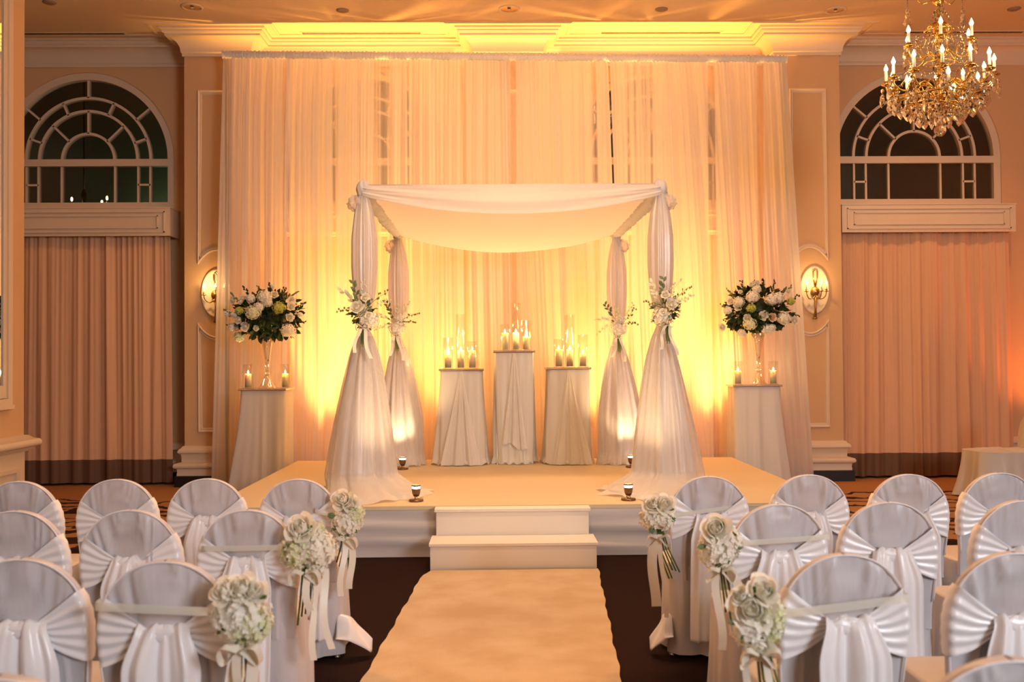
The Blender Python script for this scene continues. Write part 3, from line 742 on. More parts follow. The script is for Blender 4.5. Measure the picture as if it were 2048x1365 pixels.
# ------------------------------------------------------------------ bouquets tied to the canopy posts
def post_bouquet(x, y, z, back, seed, label):
    b = thing('post_bouquet', label, 'bouquet', (x, y, z), 0, 'bouquets on the canopy posts'); rr = random.Random(seed)
    if not back:
        h = hydrangea_mesh(0.085, 100, seed, 0.015).build('hydrangea', 'petal', b); h.location = (0.05 if seed % 2 else -0.04, -0.02, -0.06)
        h = hydrangea_mesh(0.07, 80, seed + 1, 0.012).build('hydrangea', 'petal_green', b); h.location = (-0.03 if seed % 2 else 0.06, 0.0, 0.05)
        for i, (dx, dz, r) in enumerate([(-0.04, 0.05, 0.042), (0.03, 0.13, 0.03), (0.06, -0.02, 0.024)]):
            o = rose_mesh(r, seed + i).build('rose', 'rose', b); o.location = (dx if seed % 2 else -dx * 0.7, -0.085 - 0.01 * i, dz); aim(o, (rr.uniform(-.3, .3), -1, 0.35))
        foliage_mesh(0.10, 0.07, 0.15, 70, seed, 0.05, 0.011).build('foliage', 'leaf_light', b)
        foliage_mesh(0.07, 0.06, 0.08, 26, seed + 7, 0.06, 0.016).build('foliage', 'leaf', b)
        dirs = [(-0.75, 0, 1.0, .26), (0.7, 0, 1.0, .26), (0.15, -.1, 1, .27), (-0.3, -.1, 1, .27), (1, 0, .55, .22), (-1, 0, .25, .17)]
    else:
        h = hydrangea_mesh(0.085, 100, seed, 0.015, 1.0).build('hydrangea', 'petal', b); h.location = (0, -0.03, -0.04)
        h = hydrangea_mesh(0.055, 60, seed + 1, 0.014).build('hydrangea', 'petal', b); h.location = (0.02, -0.04, 0.07)
        dirs = [(-1, 0, .6, .2), (1, 0, .8, .22), (0.5, 0, 1, .26), (-0.45, 0, 1, .26), (-1, 0, -.25, .2), (1, 0, .2, .16), (0, -.1, 1, .2)]
        foliage_mesh(0.08, 0.06, 0.1, 18, seed, 0.05, 0.010).build('foliage', 'leaf_light', b)
    for i, (dx, dy, dz, L) in enumerate(dirs):
        spray_mesh((dx * 0.03, -0.03, 0.02), (dx, dy - 0.1, dz), L, seed * 9 + i, 8, 0.0075 if i % 3 else 0.0).build('flowering_twig', 'leaf_light' if i % 2 else 'petal_green', b)
    m = MB()
    for k in range(5):
        m.tube([(0.006 * (k - 2), -0.05, -0.11), (0.010 * (k - 2) + 0.01, -0.055, -0.27 - 0.02 * (k % 2))], 0.0045, 6)
    m.build('stems', 'stem', b)
    for k, s in enumerate((-1, 1)):
        pts = [(s * 0.005, -0.07, -0.13)] + [(s * (0.02 + 0.05 * t) + 0.012 * math.sin(5 * t + seed), -0.08 + 0.02 * math.sin(6 * t), -0.14 - (0.20 + 0.05 * k) * t) for t in [i / 8 for i in range(9)]]
        MB().ribbon(pts, 0.032, (1, 0.5, 0)).build('ribbon', 'ribbon', b)
    def bow(u, v):
        a = 2 * PI * u; s = -1 if v < 0.5 else 1
        return (0.0, 0, 0)
    for s in (-1, 1):
        pts = [(s * 0.055 * math.sin(PI * t) ** 0.8, -0.075 - 0.02 * math.sin(2 * PI * t), -0.12 + 0.028 * math.sin(2 * PI * t)) for t in [i / 14 for i in range(15)]]
        MB().ribbon(pts, 0.028, (0.2, 1, 0.25)).build('bow_loop', 'ribbon', b)
    return b
post_bouquet(-1.145, 8.60, 1.95, False, 21, 'loose white and green bouquet with a ribbon on the front left canopy post')
post_bouquet(1.475, 8.60, 1.96, False, 22, 'rose and hydrangea bouquet with a ribbon on the front right canopy post')
post_bouquet(-1.068, 10.76, 1.93, True, 23, 'pale hydrangea bouquet with grass blades on the rear left canopy post')
post_bouquet(1.322, 10.76, 1.90, True, 24, 'small pale blossom bouquet on the rear right canopy post')

# ------------------------------------------------------------------ pedestals
def pedestal(x, y, z0, top, hw, hd, fl, fr, jab, seed, label, name='draped_pedestal'):
    p = thing(name, label, 'pedestal', (x, y, z0), 0, 'chiffon-draped pedestals'); H = top - z0; r = random.Random(seed); ph = [r.uniform(0, 6.28) for _ in range(8)]
    MB().box(-hw + 0.03, hw - 0.03, -hd + 0.03, hd - 0.03, 0, H - 0.03).build('column', 'white_box', p, smooth=False)
    o = MB().box(-hw, hw, -hd, hd, H - 0.022, H).build('top_board', 'board', p, smooth=False)
    m = MB()
    for k in range(int(4 * hw / 0.011)):
        m.ball((-hw + 2 * hw * k / (4 * hw / 0.011 * 0.5) , -hd - 0.003, H - 0.010), 0.0065, None, None, 6, 4) if k <= 2 * hw / 0.011 else None
    m.build('beaded_edge', 'beads', p)
    def sk(u, v):
        a = 2 * PI * u; t = (1 - v); e = 10 - 7 * t ** 1.5
        c, s = math.cos(a), math.sin(a)
        k = (abs(c) ** e + abs(s) ** e) ** (-1 / e)
        flare = t ** 1.7
        hx_ = hw - 0.012 + (fr if c > 0 else fl) * flare; hy_ = hd - 0.012 + 0.05 * flare
        n = 0.5 * math.sin(9 * a + ph[0] + 0.8 * t) + 0.35 * math.sin(14 * a + ph[1]) + 0.3 * math.sin(5 * a + ph[2]) + 0.25 * math.sin(23 * a + ph[3])
        d = n * (0.002 + 0.022 * t)
        pool = smoothstep(0.93, 1.0, t); d += 0.018 * pool * (1 + 0.5 * math.sin(8 * a + ph[4]))
        z = (H - 0.024) * (1 - t) ** 1.0 + 0.004 + pool * 0.012 * (1 + math.sin(17 * a + ph[5]))
        return (c * k * (hx_ + d), s * k * (hy_ + d), z)
    MB().grid(sk, 200, 44, closed=True).build('chiffon_skirt', 'skirt', p)
    if jab:
        zb = 0.20 if jab == 'short' else 0.012
        def jf(u, v):
            uu = 2 * u - 1; w = 0.014 + (0.125 if jab == 'short' else 0.20) * v ** 1.05
            skew = (0.0 if jab == 'short' else (0.03 if jab == 'right' else -0.01)) * v
            f = (0.016 * math.cos(uu * 9 + ph[6]) + 0.010 * math.cos(uu * 17 + ph[7])) * (0.15 + v)
            zb2 = zb + (0.07 * (uu * 0.9 + 0.35 * math.sin(5 * uu)) * -0.8 if jab == 'short' else 0)
            z = (H - 0.03) + (zb2 - (H - 0.03)) * v
            flr = 0.05 * ((H - z) / H) ** 1.7
            return (uu * w + skew, -hd - 0.018 - flr - f * 0.9 - 0.010, z)
        MB().grid(jf, 60, 30).build('front_swag', 'skirt', p)
    return p
pedestal(-0.377, 10.99, SZ, 1.443, 0.24, 0.235, 0.09, 0.05, 'left', 31, 'chiffon-draped candle pedestal on the stage, left of the tall middle one')
pedestal(0.197, 11.06, SZ, 1.64, 0.228, 0.225, 0.004, 0.004, 'short', 32, 'tallest chiffon-draped candle pedestal in the middle of the stage')
pedestal(0.785, 10.99, SZ, 1.45, 0.242, 0.235, 0.045, 0.015, 'right', 33, 'chiffon-draped candle pedestal on the stage, right of the tall middle one')
pedestal(-2.615, 11.42, 0.0, 1.235, 0.265, 0.26, 0.20, 0.0, None, 34, 'draped flower pedestal standing on the floor left of the stage')
pedestal(3.02, 11.65, 0.0, 1.228, 0.285, 0.19, 0.02, 0.16, None, 35, 'draped flower pedestal standing on the floor right of the stage')

# ------------------------------------------------------------------ candles in glass cylinders
LIGHTS = []
def candle_in_glass(x, y, z, R, Hg, Hc, where):
    g = thing('glass_cylinder', 'clear glass cylinder %s' % where, 'glass cylinder', (x, y, z), 0, 'glass candle cylinders')
    MB().lathe([(R - 0.004, 0.006), (R, 0.0), (R, Hg), (R - 0.003, Hg + 0.001), (R - 0.003, 0.012)], 36).build('cylinder_wall', 'glass', g)
    MB().lathe([(0.0, 0.0), (R, 0.0), (R, 0.010), (0.0, 0.010)], 36).build('glass_base', 'glass', g)
    c = thing('pillar_candle', 'lit ivory pillar candle %s' % where.replace('of tallest height', 'in the tallest cylinder'), 'candle', (x, y, z + 0.0105), 0, 'lit pillar candles')
    r = 0.036
    MB().lathe([(0.0, 0.0), (r, 0.0), (r, Hc - 0.006), (r * 0.93, Hc), (r * 0.6, Hc - 0.004), (0.0, Hc - 0.006)], 28).build('wax', 'wax', c)
    MB().tube([(0, 0, Hc - 0.006), (0.001, 0, Hc + 0.008)], 0.0015, 6).build('wick', 'rope', c)
    MB().lathe([(0.0, 0.0), (0.006, 0.006), (0.0085, 0.014), (0.006, 0.026), (0.0, 0.042)], 12, c=(0, 0, Hc + 0.002)).build('flame', 'flame', c)
    LIGHTS.append((x, y, z + Hc + 0.056, 5.0))
yy = 10.97
for dx, Hg, Hc, dy, w in [(-0.528, 0.34, 0.145, -0.02, 'at the left end of the left stage pedestal'), (-0.39, 0.60, 0.19, 0.03, 'of tallest height on the left stage pedestal'), (-0.262, 0.30, 0.19, -0.02, 'at the right end of the left stage pedestal')]:
    candle_in_glass(dx, yy + dy, 1.444, 0.056, Hg, Hc, w)
for dx, Hg, Hc, dy, w in [(0.098, 0.29, 0.185, -0.02, 'at the left end of the middle stage pedestal'), (0.222, 0.53, 0.19, 0.07, 'of tallest height on the middle stage pedestal'), (0.335, 0.33, 0.14, -0.02, 'at the right end of the middle stage pedestal')]:
    candle_in_glass(dx, yy + 0.05 + dy, 1.641, 0.056, Hg, Hc, w)
for dx, Hg, Hc, dy, w in [(0.69, 0.31, 0.185, -0.02, 'at the left end of the right stage pedestal'), (0.815, 0.58, 0.185, 0.03, 'of tallest height on the right stage pedestal'), (0.955, 0.36, 0.14, -0.02, 'at the right end of the right stage pedestal')]:
    candle_in_glass(dx, yy + dy, 1.451, 0.057, Hg, Hc, w)
for x, y, z, w in [(-2.82, 11.37, 1.236, 'left of the vase on the left floor pedestal'), (-2.40, 11.37, 1.236, 'right of the vase on the left floor pedestal'),
                   (2.83, 11.62, 1.229, 'left of the vase on the right floor pedestal'), (3.245, 11.62, 1.229, 'right of the vase on the right floor pedestal')]:
    candle_in_glass(x, y, z, 0.06, 0.27, 0.15, w)

# ------------------------------------------------------------------ trumpet vases with arrangements
def vase(x, y, z, H, label):
    v = thing('trumpet_vase', label, 'vase', (x, y, z), 0, 'glass trumpet vases'); k = H / 0.585
    MB().lathe([(0.10, 0.0), (0.098, 0.008), (0.075, 0.035), (0.05, 0.09), (0.032, 0.135), (0.018, 0.148)], 32, c=(0, 0, 0)).build('foot', 'glass_vase', v)
    MB().ball((0, 0, 0.168 * k), 0.034, 0.034, 0.028, 20, 12).build('ball_knop', 'glass_vase', v)
    MB().lathe([(0.0, 0.19), (0.020, 0.195), (0.026, 0.25), (0.038, 0.36), (0.055, 0.48), (0.083, H), (0.078, H), (0.051, 0.48), (0.033, 0.36), (0.020, 0.25)], 36).build('trumpet_bowl', 'glass_vase', v)
    m = MB(); rr = random.Random(3)
    for i in range(26):
        zz = rr.uniform(0.22, 0.36); rad = 0.018 * (zz / 0.3); a = rr.uniform(0, 6.28)
        m.ball((rad * math.cos(a) * .7, rad * math.sin(a) * .7, zz), 0.006, None, None, 7, 5)
    m.build('glass_gems', 'crystal', v)
vase(-2.615, 11.42, 1.236, 0.585, 'clear glass trumpet vase on the left floor pedestal')
vase(3.075, 11.64, 1.229, 0.60, 'clear glass trumpet vase on the right floor pedestal')
def arrangement(x, y, z, flowers, seed, label):
    a = thing('flower_arrangement', label, 'flower arrangement', (x, y, z), 0, 'large rounded flower arrangements'); rr = random.Random(seed)
    foliage_mesh(0.36, 0.27, 0.27, 620, seed, 0.085, 0.026, 0.45, -0.85).build('foliage', 'leaf', a)
    MB().ball((0, 0, -0.02), 0.20, 0.18, 0.15, 14, 10).build('moss_core', 'leaf', a)
    for i, (dx, dz, r, kind) in enumerate(flowers):
        q = 1 - (dx / 0.46) ** 2 - (dz / 0.36) ** 2; dy = -0.29 * math.sqrt(max(0.0, q))
        if kind in 'hgl':
            mt = {'h': 'petal', 'g': 'petal_green', 'l': 'lime'}[kind]
            o = hydrangea_mesh(r, int(90 * (r / 0.08) ** 1.6) + 30, seed + i, 0.014).build('hydrangea', mt, a)
            o.rotation_euler = (rr.uniform(-.4, .4), rr.uniform(-.4, .4), rr.uniform(0, 3))
        else:
            o = rose_mesh(r, seed + i).build('rose', 'rose' if kind == 'r' else 'peach', a); aim(o, (dx, -0.6, dz * 0.6 + 0.05))
        o.location = (dx, dy, dz)
    # a few blooms on the far side
    for i in range(5):
        an = PI * (0.15 + 0.18 * i); o = hydrangea_mesh(0.07, 70, seed + 50 + i, 0.014).build('hydrangea', 'petal', a)
        o.location = (0.26 * math.cos(an), 0.24 * math.sin(an), rr.uniform(-0.08, 0.16))
    for i, (dx, dz, L) in enumerate([(-.9, .55, .2), (-.55, .9, .18), (.1, 1, .16), (.75, .75, .2), (1, .35, .2), (1, -.15, .18), (-1, .1, .2), (-1, -.35, .16), (.5, .95, .15), (-.2, 1, .14)]):
        spray_mesh((dx * 0.26, -0.12, dz * 0.2), (dx, -0.15, dz), L, seed * 7 + i, 7, 0.0 if i % 2 else 0.009).build('leafy_twig', 'leaf_light' if i % 3 == 0 else 'leaf', a)
    m = MB()
    for k in range(7): m.tube([(0.012 * math.cos(k), 0.012 * math.sin(k), -0.12), (0.010 * math.cos(k), 0.010 * math.sin(k), -0.27)], 0.0035, 5)
    m.build('stems', 'stem', a)
K = 1 / 895.0
fl_left = [((cx - 499) * K, (483 - cz) * K, r * K * 0.88, t) for cx, cz, r, t in [(405, 465, 88, 'g'), (465, 405, 55, 'h'), (510, 310, 88, 'h'), (550, 365, 50, 'h'), (735, 640, 84, 'h'), (660, 415, 72, 'l'), (370, 320, 52, 'h'), (160, 325, 38, 'r'), (280, 315, 30, 'r'), (120, 465, 40, 'h'), (190, 480, 34, 'h'),
            (165, 600, 48, 'h'), (215, 700, 60, 'g'), (315, 600, 46, 'r'), (430, 617, 26, 'r'), (250, 535, 34, 'r'), (760, 510, 38, 'r'), (215, 622, 30, 'p'), (770, 335, 36, 'r'), (772, 400, 38, 'r'), (605, 280, 34, 'r'), (560, 190, 22, 'h'), (265, 350, 28, 'r'), (255, 440, 45, 'l'), (850, 480, 24, 'h')]]
K2 = 1 / 925.0
fl_right = [((cx - 512) * K2, (427 - cz) * K2, r * K2 * 0.86, t) for cx, cz, r, t in [(600, 330, 78, 'h'), (675, 310, 76, 'h'), (740, 525, 84, 'h'), (375, 585, 80, 'g'), (345, 520, 40, 'r'), (560, 640, 70, 'h'), (610, 630, 50, 'h'), (400, 300, 80, 'h'), (265, 350, 66, 'h'), (455, 215, 50, 'h'), (480, 140, 30, 'r'), (415, 160, 28, 'r'),
            (508, 497, 48, 'r'), (605, 517, 42, 'p'), (155, 435, 50, 'h'), (130, 612, 38, 'r'), (885, 555, 46, 'r'), (850, 222, 32, 'r'), (185, 340, 36, 'r'), (830, 345, 46, 'l'), (380, 420, 55, 'l'), (290, 240, 22, 'r'), (310, 680, 50, 'h'), (250, 400, 40, 'r')]]
arrangement(-2.60, 11.42, 2.062, fl_left, 60, 'rounded arrangement of hydrangeas, roses and dark leaves in the left vase')
arrangement(3.06, 11.60, 2.10, fl_right, 61, 'rounded arrangement of white blooms with a peach rose in the right vase')

# ------------------------------------------------------------------ small uplights on the stage
SPOTS = []
def stage_uplight(x, y, tx, ty, label):
    l = thing('stage_uplight', label, 'uplight', (x, y, SZ), 0, 'small bronze uplights on the stage')
    MB().lathe([(0.0, 0.0), (0.058, 0.0), (0.060, 0.008), (0.057, 0.018), (0.0, 0.020)], 28).build('base', 'bronze', l)
    m = MB()
    for a in range(3): m.tube([(0.02 * math.cos(a * 2.1), 0.02 * math.sin(a * 2.1), 0.018), (0.012 * math.cos(a * 2.1 + 1), 0.012 * math.sin(a * 2.1 + 1), 0.045)], 0.004, 6)
    m.build('bracket', 'gold', l)
    MB().lathe([(0.0, 0.038), (0.022, 0.042), (0.032, 0.065), (0.036, 0.095), (0.036, 0.104), (0.030, 0.104)], 24).build('housing', 'bronze', l)
    MB().lathe([(0.031, 0.100), (0.034, 0.122), (0.0, 0.124)], 24).build('lens', 'stage_bulb', l)
    MB().lathe([(0.034, 0.122), (0.037, 0.122), (0.037, 0.134), (0.034, 0.134)], 24).build('rim', 'bronze', l)
    SPOTS.append((x, y, SZ + 0.15, tx, ty))
stage_uplight(-0.655, 8.09, -1.1, 8.75, 'small lit bronze uplight at the foot of the front left canopy post')
stage_uplight(1.06, 8.04, 1.42, 8.75, 'small lit bronze uplight at the foot of the front right canopy post')
stage_uplight(-0.985, 10.44, -1.066, 10.88, 'small lit bronze uplight at the foot of the rear left canopy post')
stage_uplight(1.41, 10.44, 1.325, 10.88, 'small lit bronze uplight at the foot of the rear right canopy post')

# ------------------------------------------------------------------ wall sconces
def sconce(x, z, label):
    s = thing('wall_sconce', label, 'wall lamp', (x, PY, z), 0, 'brass candle sconces on oval plaques')
    def pl(u, v):
        a = 2 * PI * u; t = [(0.0, 0.018), (0.86, 0.018), (0.90, 0.03), (0.97, 0.03), (1.0, 0.018), (1.0, 0.0)][int(round(v * 5))]
        return (0.185 * t[0] * math.cos(a), -t[1], 0.305 * t[0] * math.sin(a))
    MB().grid(pl, 64, 5, closed=True).build('oval_plaque', 'trim', s)
    m = MB(); m.ball((0, -0.045, -0.02), 0.055, 0.02, 0.06, 16, 10); m.ball((0, -0.065, -0.03), 0.018, 0.016, 0.018, 10, 8)
    m.tube([(0, -0.04, -0.05), (0.004, -0.04, -0.2), (0, -0.035, -0.34)], [0.014, 0.012, 0.018], 8); m.ball((0, -0.035, -0.35), 0.026, 0.012, 0.02, 10, 8)
    m.build('back_stem', 'antique', s)
    m = MB(); m.tube([(0, -0.04, 0.03), (-0.022, -0.045, 0.16), (-0.022, -0.045, 0.23), (0, -0.045, 0.25), (0.022, -0.045, 0.23), (0.022, -0.045, 0.16), (0, -0.04, 0.03)], 0.008, 8)
    m.build('ribbon_loop', 'antique', s)
    for dx, dy in ((-0.125, -0.10), (0.035, -0.17), (0.12, -0.10)):
        a = MB().tube([(0, -0.05, -0.06), (dx * 0.12, -0.055 + dy * 0.08, -0.085), (dx * 0.3, -0.05 + dy * 0.25, -0.108), (dx * 0.52, dy * 0.55, -0.116), (dx * 0.75, dy * 0.78, -0.108), (dx * 0.91, dy * 0.92, -0.082), (dx, dy, -0.05), (dx, dy, -0.03)], 0.0065, 8)
        a.lathe([(0.0, -0.032), (0.03, -0.026), (0.032, -0.022), (0.012, -0.018), (0.016, 0.004), (0.0, 0.006)], 16, c=(dx, dy, 0))
        a = a.build('arm', 'antique', s)
        MB().tube([(dx, dy, 0.0), (dx, dy, 0.065)], 0.0085, 10).build('candle_sleeve', 'candle_tube', a)
        MB().lathe([(0.0, 0.0), (0.010, 0.008), (0.012, 0.018), (0.006, 0.036), (0.0, 0.052)], 12, c=(dx, dy, 0.066)).build('bulb', 'sconce_bulb', a)
    LIGHTS.append((x - 0.05, PY - 0.17, z + 0.11, 3.6))
sconce(3.99, 2.385, 'brass three-light candle sconce on an oval plaque on the right pilaster')
sconce(-3.465, 2.385, 'brass three-light candle sconce partly covered by the left edge of the sheer backdrop')

# ------------------------------------------------------------------ crystal chandelier
def drop_mesh(L, W, seed=0):
    """a flat faceted pendant: small octagon bead above a kite-shaped drop"""
    m = MB()
    def facet(c, w, h, d, k=6, shape=None):
        pts = shape or [(math.sin(2*PI*i/k) * w, math.cos(2*PI*i/k) * h) for i in range(k)]
        n = len(pts); vs = [(c[0] + x, c[1], c[2] + z) for x, z in pts]
        vs += [(c[0] + x * .55, c[1] - d, c[2] + z * .6) for x, z in pts] + [(c[0] + x * .55, c[1] + d, c[2] + z * .6) for x, z in pts]
        fs = []
        for i in range(n):
            j = (i + 1) % n; fs += [(i, j, n + j, n + i), (j, i, 2*n + i, 2*n + j)]
        fs += [tuple(range(n, 2*n)), tuple(range(2*n, 3*n))[::-1]]
        m.add(vs, fs)
    facet((0, 0, -0.008), W * 0.3, W * 0.3, W * 0.15)
    kite = [(0, L * 0.42), (W * 0.28, L * 0.30), (W * 0.22, L * 0.12), (W * 0.52, -L * 0.18), (W * 0.30, -L * 0.36), (0, -L * 0.5), (-W * 0.30, -L * 0.36), (-W * 0.52, -L * 0.18), (-W * 0.22, L * 0.12), (-W * 0.28, L * 0.30)]
    facet((0, 0, -0.02 - L * 0.45), W, L, W * 0.22, shape=kite)
    return m
def chandelier():
    Z0 = 3.46
    c = thing('crystal_chandelier', 'brass and crystal chandelier with lit candle bulbs hanging at upper right', 'chandelier', (3.845, 8.5, Z0))
    rr = random.Random(12)
    # centre column
    m = MB(); m.tube([(0, 0, 0.16), (0, 0, CEIL - Z0 - 0.02)], 0.010, 10)
    m.lathe([(0.0, 0.20), (0.03, 0.22), (0.014, 0.26), (0.04, 0.32), (0.05, 0.36), (0.02, 0.40), (0.014, 0.45)], 18)
    m.lathe([(0.02, 0.76), (0.035, 0.80), (0.02, 0.84), (0.05, 0.92), (0.045, 0.95), (0.02, 0.99)], 20)
    m.lathe([(0.014, 1.12), (0.045, 1.14), (0.05, 1.17), (0.02, 1.20), (0.012, 1.24)], 16)
    m.lathe([(0.0, CEIL - Z0 - 0.09), (0.05, CEIL - Z0 - 0.07), (0.09, CEIL - Z0 - 0.001)], 24)
    m.build('stem', 'gold', c)
    for z0, r in ((0.47, 0.05), (0.56, 0.058), (0.64, 0.045), (0.70, 0.035), (1.05, 0.045), (1.0, 0.03)):
        MB().ball((0, 0, z0), r, r, r * 0.85, 10, 6).build('glass_orb', 'crystal', c, smooth=False)
    MB().ball((0, 0, 0.035), 0.052, 0.052, 0.052, 12, 9).build('crystal_ball', 'crystal', c, smooth=False)
    # brass rings (baskets)
    m = MB()
    for r, z, t in ((0.16, 0.25, 0.008), (0.27, 0.33, 0.008), (0.12, 0.62, 0.006), (0.115, 0.90, 0.007)):
        m.grid(lambda u, v, r=r, z=z, t=t: ((r + t * math.cos(2*PI*u)) * math.cos(2*PI*v), (r + t * math.cos(2*PI*u)) * math.sin(2*PI*v), z + t * math.sin(2*PI*u)), 8, 60, closed=True)
    for k in range(12):
        a = 2 * PI * k / 12; ca, sa = math.cos(a), math.sin(a)
        m.tube([(0.02 * ca, 0.02 * sa, 0.2), (0.16 * ca, 0.16 * sa, 0.25), (0.27 * ca, 0.27 * sa, 0.33)], 0.005, 6)
        m.tube([(0.115 * ca, 0.115 * sa, 0.90), (0.085 * ca, 0.085 * sa, 0.95), (0.03 * ca, 0.03 * sa, 0.97)], 0.005, 6)
        m.tube([(0.12 * ca, 0.12 * sa, 0.62), (0.15 * ca, 0.15 * sa, 0.72), (0.10 * ca, 0.10 * sa, 0.84), (0.115 * ca, 0.115 * sa, 0.90)], 0.004, 6) if k % 2 else None
    m.build('basket_ring', 'gold', c)
    def arm(a, R, ztip, zroot, rroot, inner=False):
        ca, sa = math.cos(a), math.sin(a); P = lambda r, z: (r * ca, r * sa, z)
        m = MB()
        pts = [P(rroot, zroot), P(rroot + (R - rroot) * .25, zroot + 0.06), P(rroot + (R - rroot) * .5, zroot - 0.01), P(rroot + (R - rroot) * .8, zroot - 0.03), P(R * 0.98, ztip - 0.07), P(R, ztip - 0.03)]
        sm = []
        for i in range(len(pts) - 1):
            for t in (0, .33, .66):
                p0, p1, p2, p3 = [Vector(pts[max(0, min(len(pts) - 1, i + q))]) for q in (-1, 0, 1, 2)]
                sm.append(0.5 * ((2*p1) + (p2 - p0) * t + (2*p0 - 5*p1 + 4*p2 - p3) * t*t + (3*p1 - p0 - 3*p2 + p3) * t**3))
        sm.append(Vector(pts[-1])); m.tube(sm, 0.0075, 7)
        # leaf curl above the arm
        q = rroot + (R - rroot) * .45
        m.tube([P(q, zroot + 0.01), P(q + 0.03, zroot + 0.08), P(q + 0.06, zroot + 0.10), P(q + 0.085, zroot + 0.07), P(q + 0.075, zroot + 0.045)], 0.0045, 6)
        m.lathe([(0.0, -0.035), (0.018, -0.03), (0.045, -0.018), (0.047, -0.012), (0.018, -0.012), (0.02, 0.012), (0.0, 0.012)], 14, c=P(R, ztip))
        o = m.build('arm', 'gold', c)
        MB().tube([P(R, ztip + 0.01), P(R, ztip + 0.10)], 0.013, 10).build('candle_sleeve', 'candle_tube', o)
        MB().lathe([(0.0, 0.0), (0.013, 0.008), (0.018, 0.022), (0.010, 0.045), (0.0, 0.068)], 12, c=P(R, ztip + 0.10)).build('bulb', 'bulb', o)
        return P(R, ztip)
    tips = []
    for k in range(12): tips.append(arm(2 * PI * (k + 0.3) / 12, 0.43, 0.49, 0.40, 0.05))
    for k in range(6): tips.append(arm(2 * PI * (k + 0.15) / 6, 0.285, 0.77, 0.66, 0.03))
    for k in range(5): tips.append(arm(2 * PI * (k + 0.6) / 5, 0.30, 0.34, 0.30, 0.04))
    # pendants
    big = drop_mesh(0.15, 0.078); small = drop_mesh(0.10, 0.050); meshes = {}
    def drop(kind, p, a):
        if kind not in meshes:
            o = (big if kind == 'b' else small).build('crystal_pendant', 'crystal', c, smooth=False); meshes[kind] = o
        else:
            o = meshes[kind].copy(); COL.objects.link(o); o.parent = c
        o.location = p; o.rotation_euler = (rr.uniform(-.12, .12), rr.uniform(-.12, .12), a)
    n = 0
    for k, t in enumerate(tips[:12]):
        a = math.atan2(t[1], t[0])
        drop('b', (t[0] * 1.07, t[1] * 1.07, t[2] - 0.06), a + 1.3); drop('s', (t[0] * 0.9, t[1] * 0.9, t[2] - 0.13), a)
    for t in tips[12:18]:
        drop('s', (t[0] * 1.12, t[1] * 1.12, t[2] - 0.03), rr.uniform(0, 3))
    for k in range(18):
        a = 2 * PI * k / 18; drop('b', (0.275 * math.cos(a), 0.275 * math.sin(a), 0.31), a + rr.uniform(-.6, .6))
    for k in range(14):
        a = 2 * PI * (k + .5) / 14; drop('b', (0.17 * math.cos(a), 0.17 * math.sin(a), 0.235), a + rr.uniform(-.6, .6))
    for k in range(14):
        a = 2 * PI * k / 14; drop('b', (0.37 * math.cos(a), 0.37 * math.sin(a), 0.36), a + rr.uniform(-.6, .6))
    for k in range(8):
        a = 2 * PI * k / 8; drop('s', (0.08 * math.cos(a), 0.08 * math.sin(a), 0.20), a)
    for k in range(8):
        a = 2 * PI * k / 8; drop('s', (0.19 * math.cos(a), 0.19 * math.sin(a), 0.86), a)
    # high crown drops seen at the frame's top
    for a in (2.9, 0.25):
        m = MB().tube([(0.02 * math.cos(a), 0.02 * math.sin(a), 1.18), (0.13 * math.cos(a), 0.13 * math.sin(a), 1.14), (0.24 * math.cos(a), 0.24 * math.sin(a), 1.26), (0.25 * math.cos(a), 0.25 * math.sin(a), 1.20)], 0.005, 6).build('crown_arm', 'gold', c)
        drop('b', (0.25 * math.cos(a), 0.25 * math.sin(a), 1.10), a)
    # bead chains swagged between arms and up to the crown
    def chain(p, q, sag, nb):
        m = MB()
        for i in range(nb + 1):
            t = i / nb; m.ball((p[0] + (q[0]-p[0])*t, p[1] + (q[1]-p[1])*t, p[2] + (q[2]-p[2])*t - sag * 4 * t * (1 - t)), 0.0075, None, None, 6, 4)
        m.build('bead_chain', 'crystal', c, smooth=False)
    for k in range(12):
        chain(tips[k], tips[(k+1) % 12], 0.06, 14)
        a = 2 * PI * (k + .3) / 12; chain((0.115 * math.cos(a), 0.115 * math.sin(a), 0.9), (tips[k][0] * .9, tips[k][1] * .9, tips[k][2] + 0.01), 0.10, 20)
    for k in range(6): chain(tips[12 + k], tips[12 + (k+1) % 6], 0.06, 14); chain((0.02, 0, 1.15), tips[12 + k], 0.05, 18)
    for a in (2.9, 0.25): chain((0.25 * math.cos(a), 0.25 * math.sin(a), 1.2), (0.25 * math.cos(a), 0.25 * math.sin(a), 1.1), 0, 6)
    for k in range(4):
        a = k * PI / 2 + .4; LIGHTS.append((3.845 + 0.6 * math.cos(a), 8.5 + 0.6 * math.sin(a), Z0 + 0.62, 13.0))
chandelier()

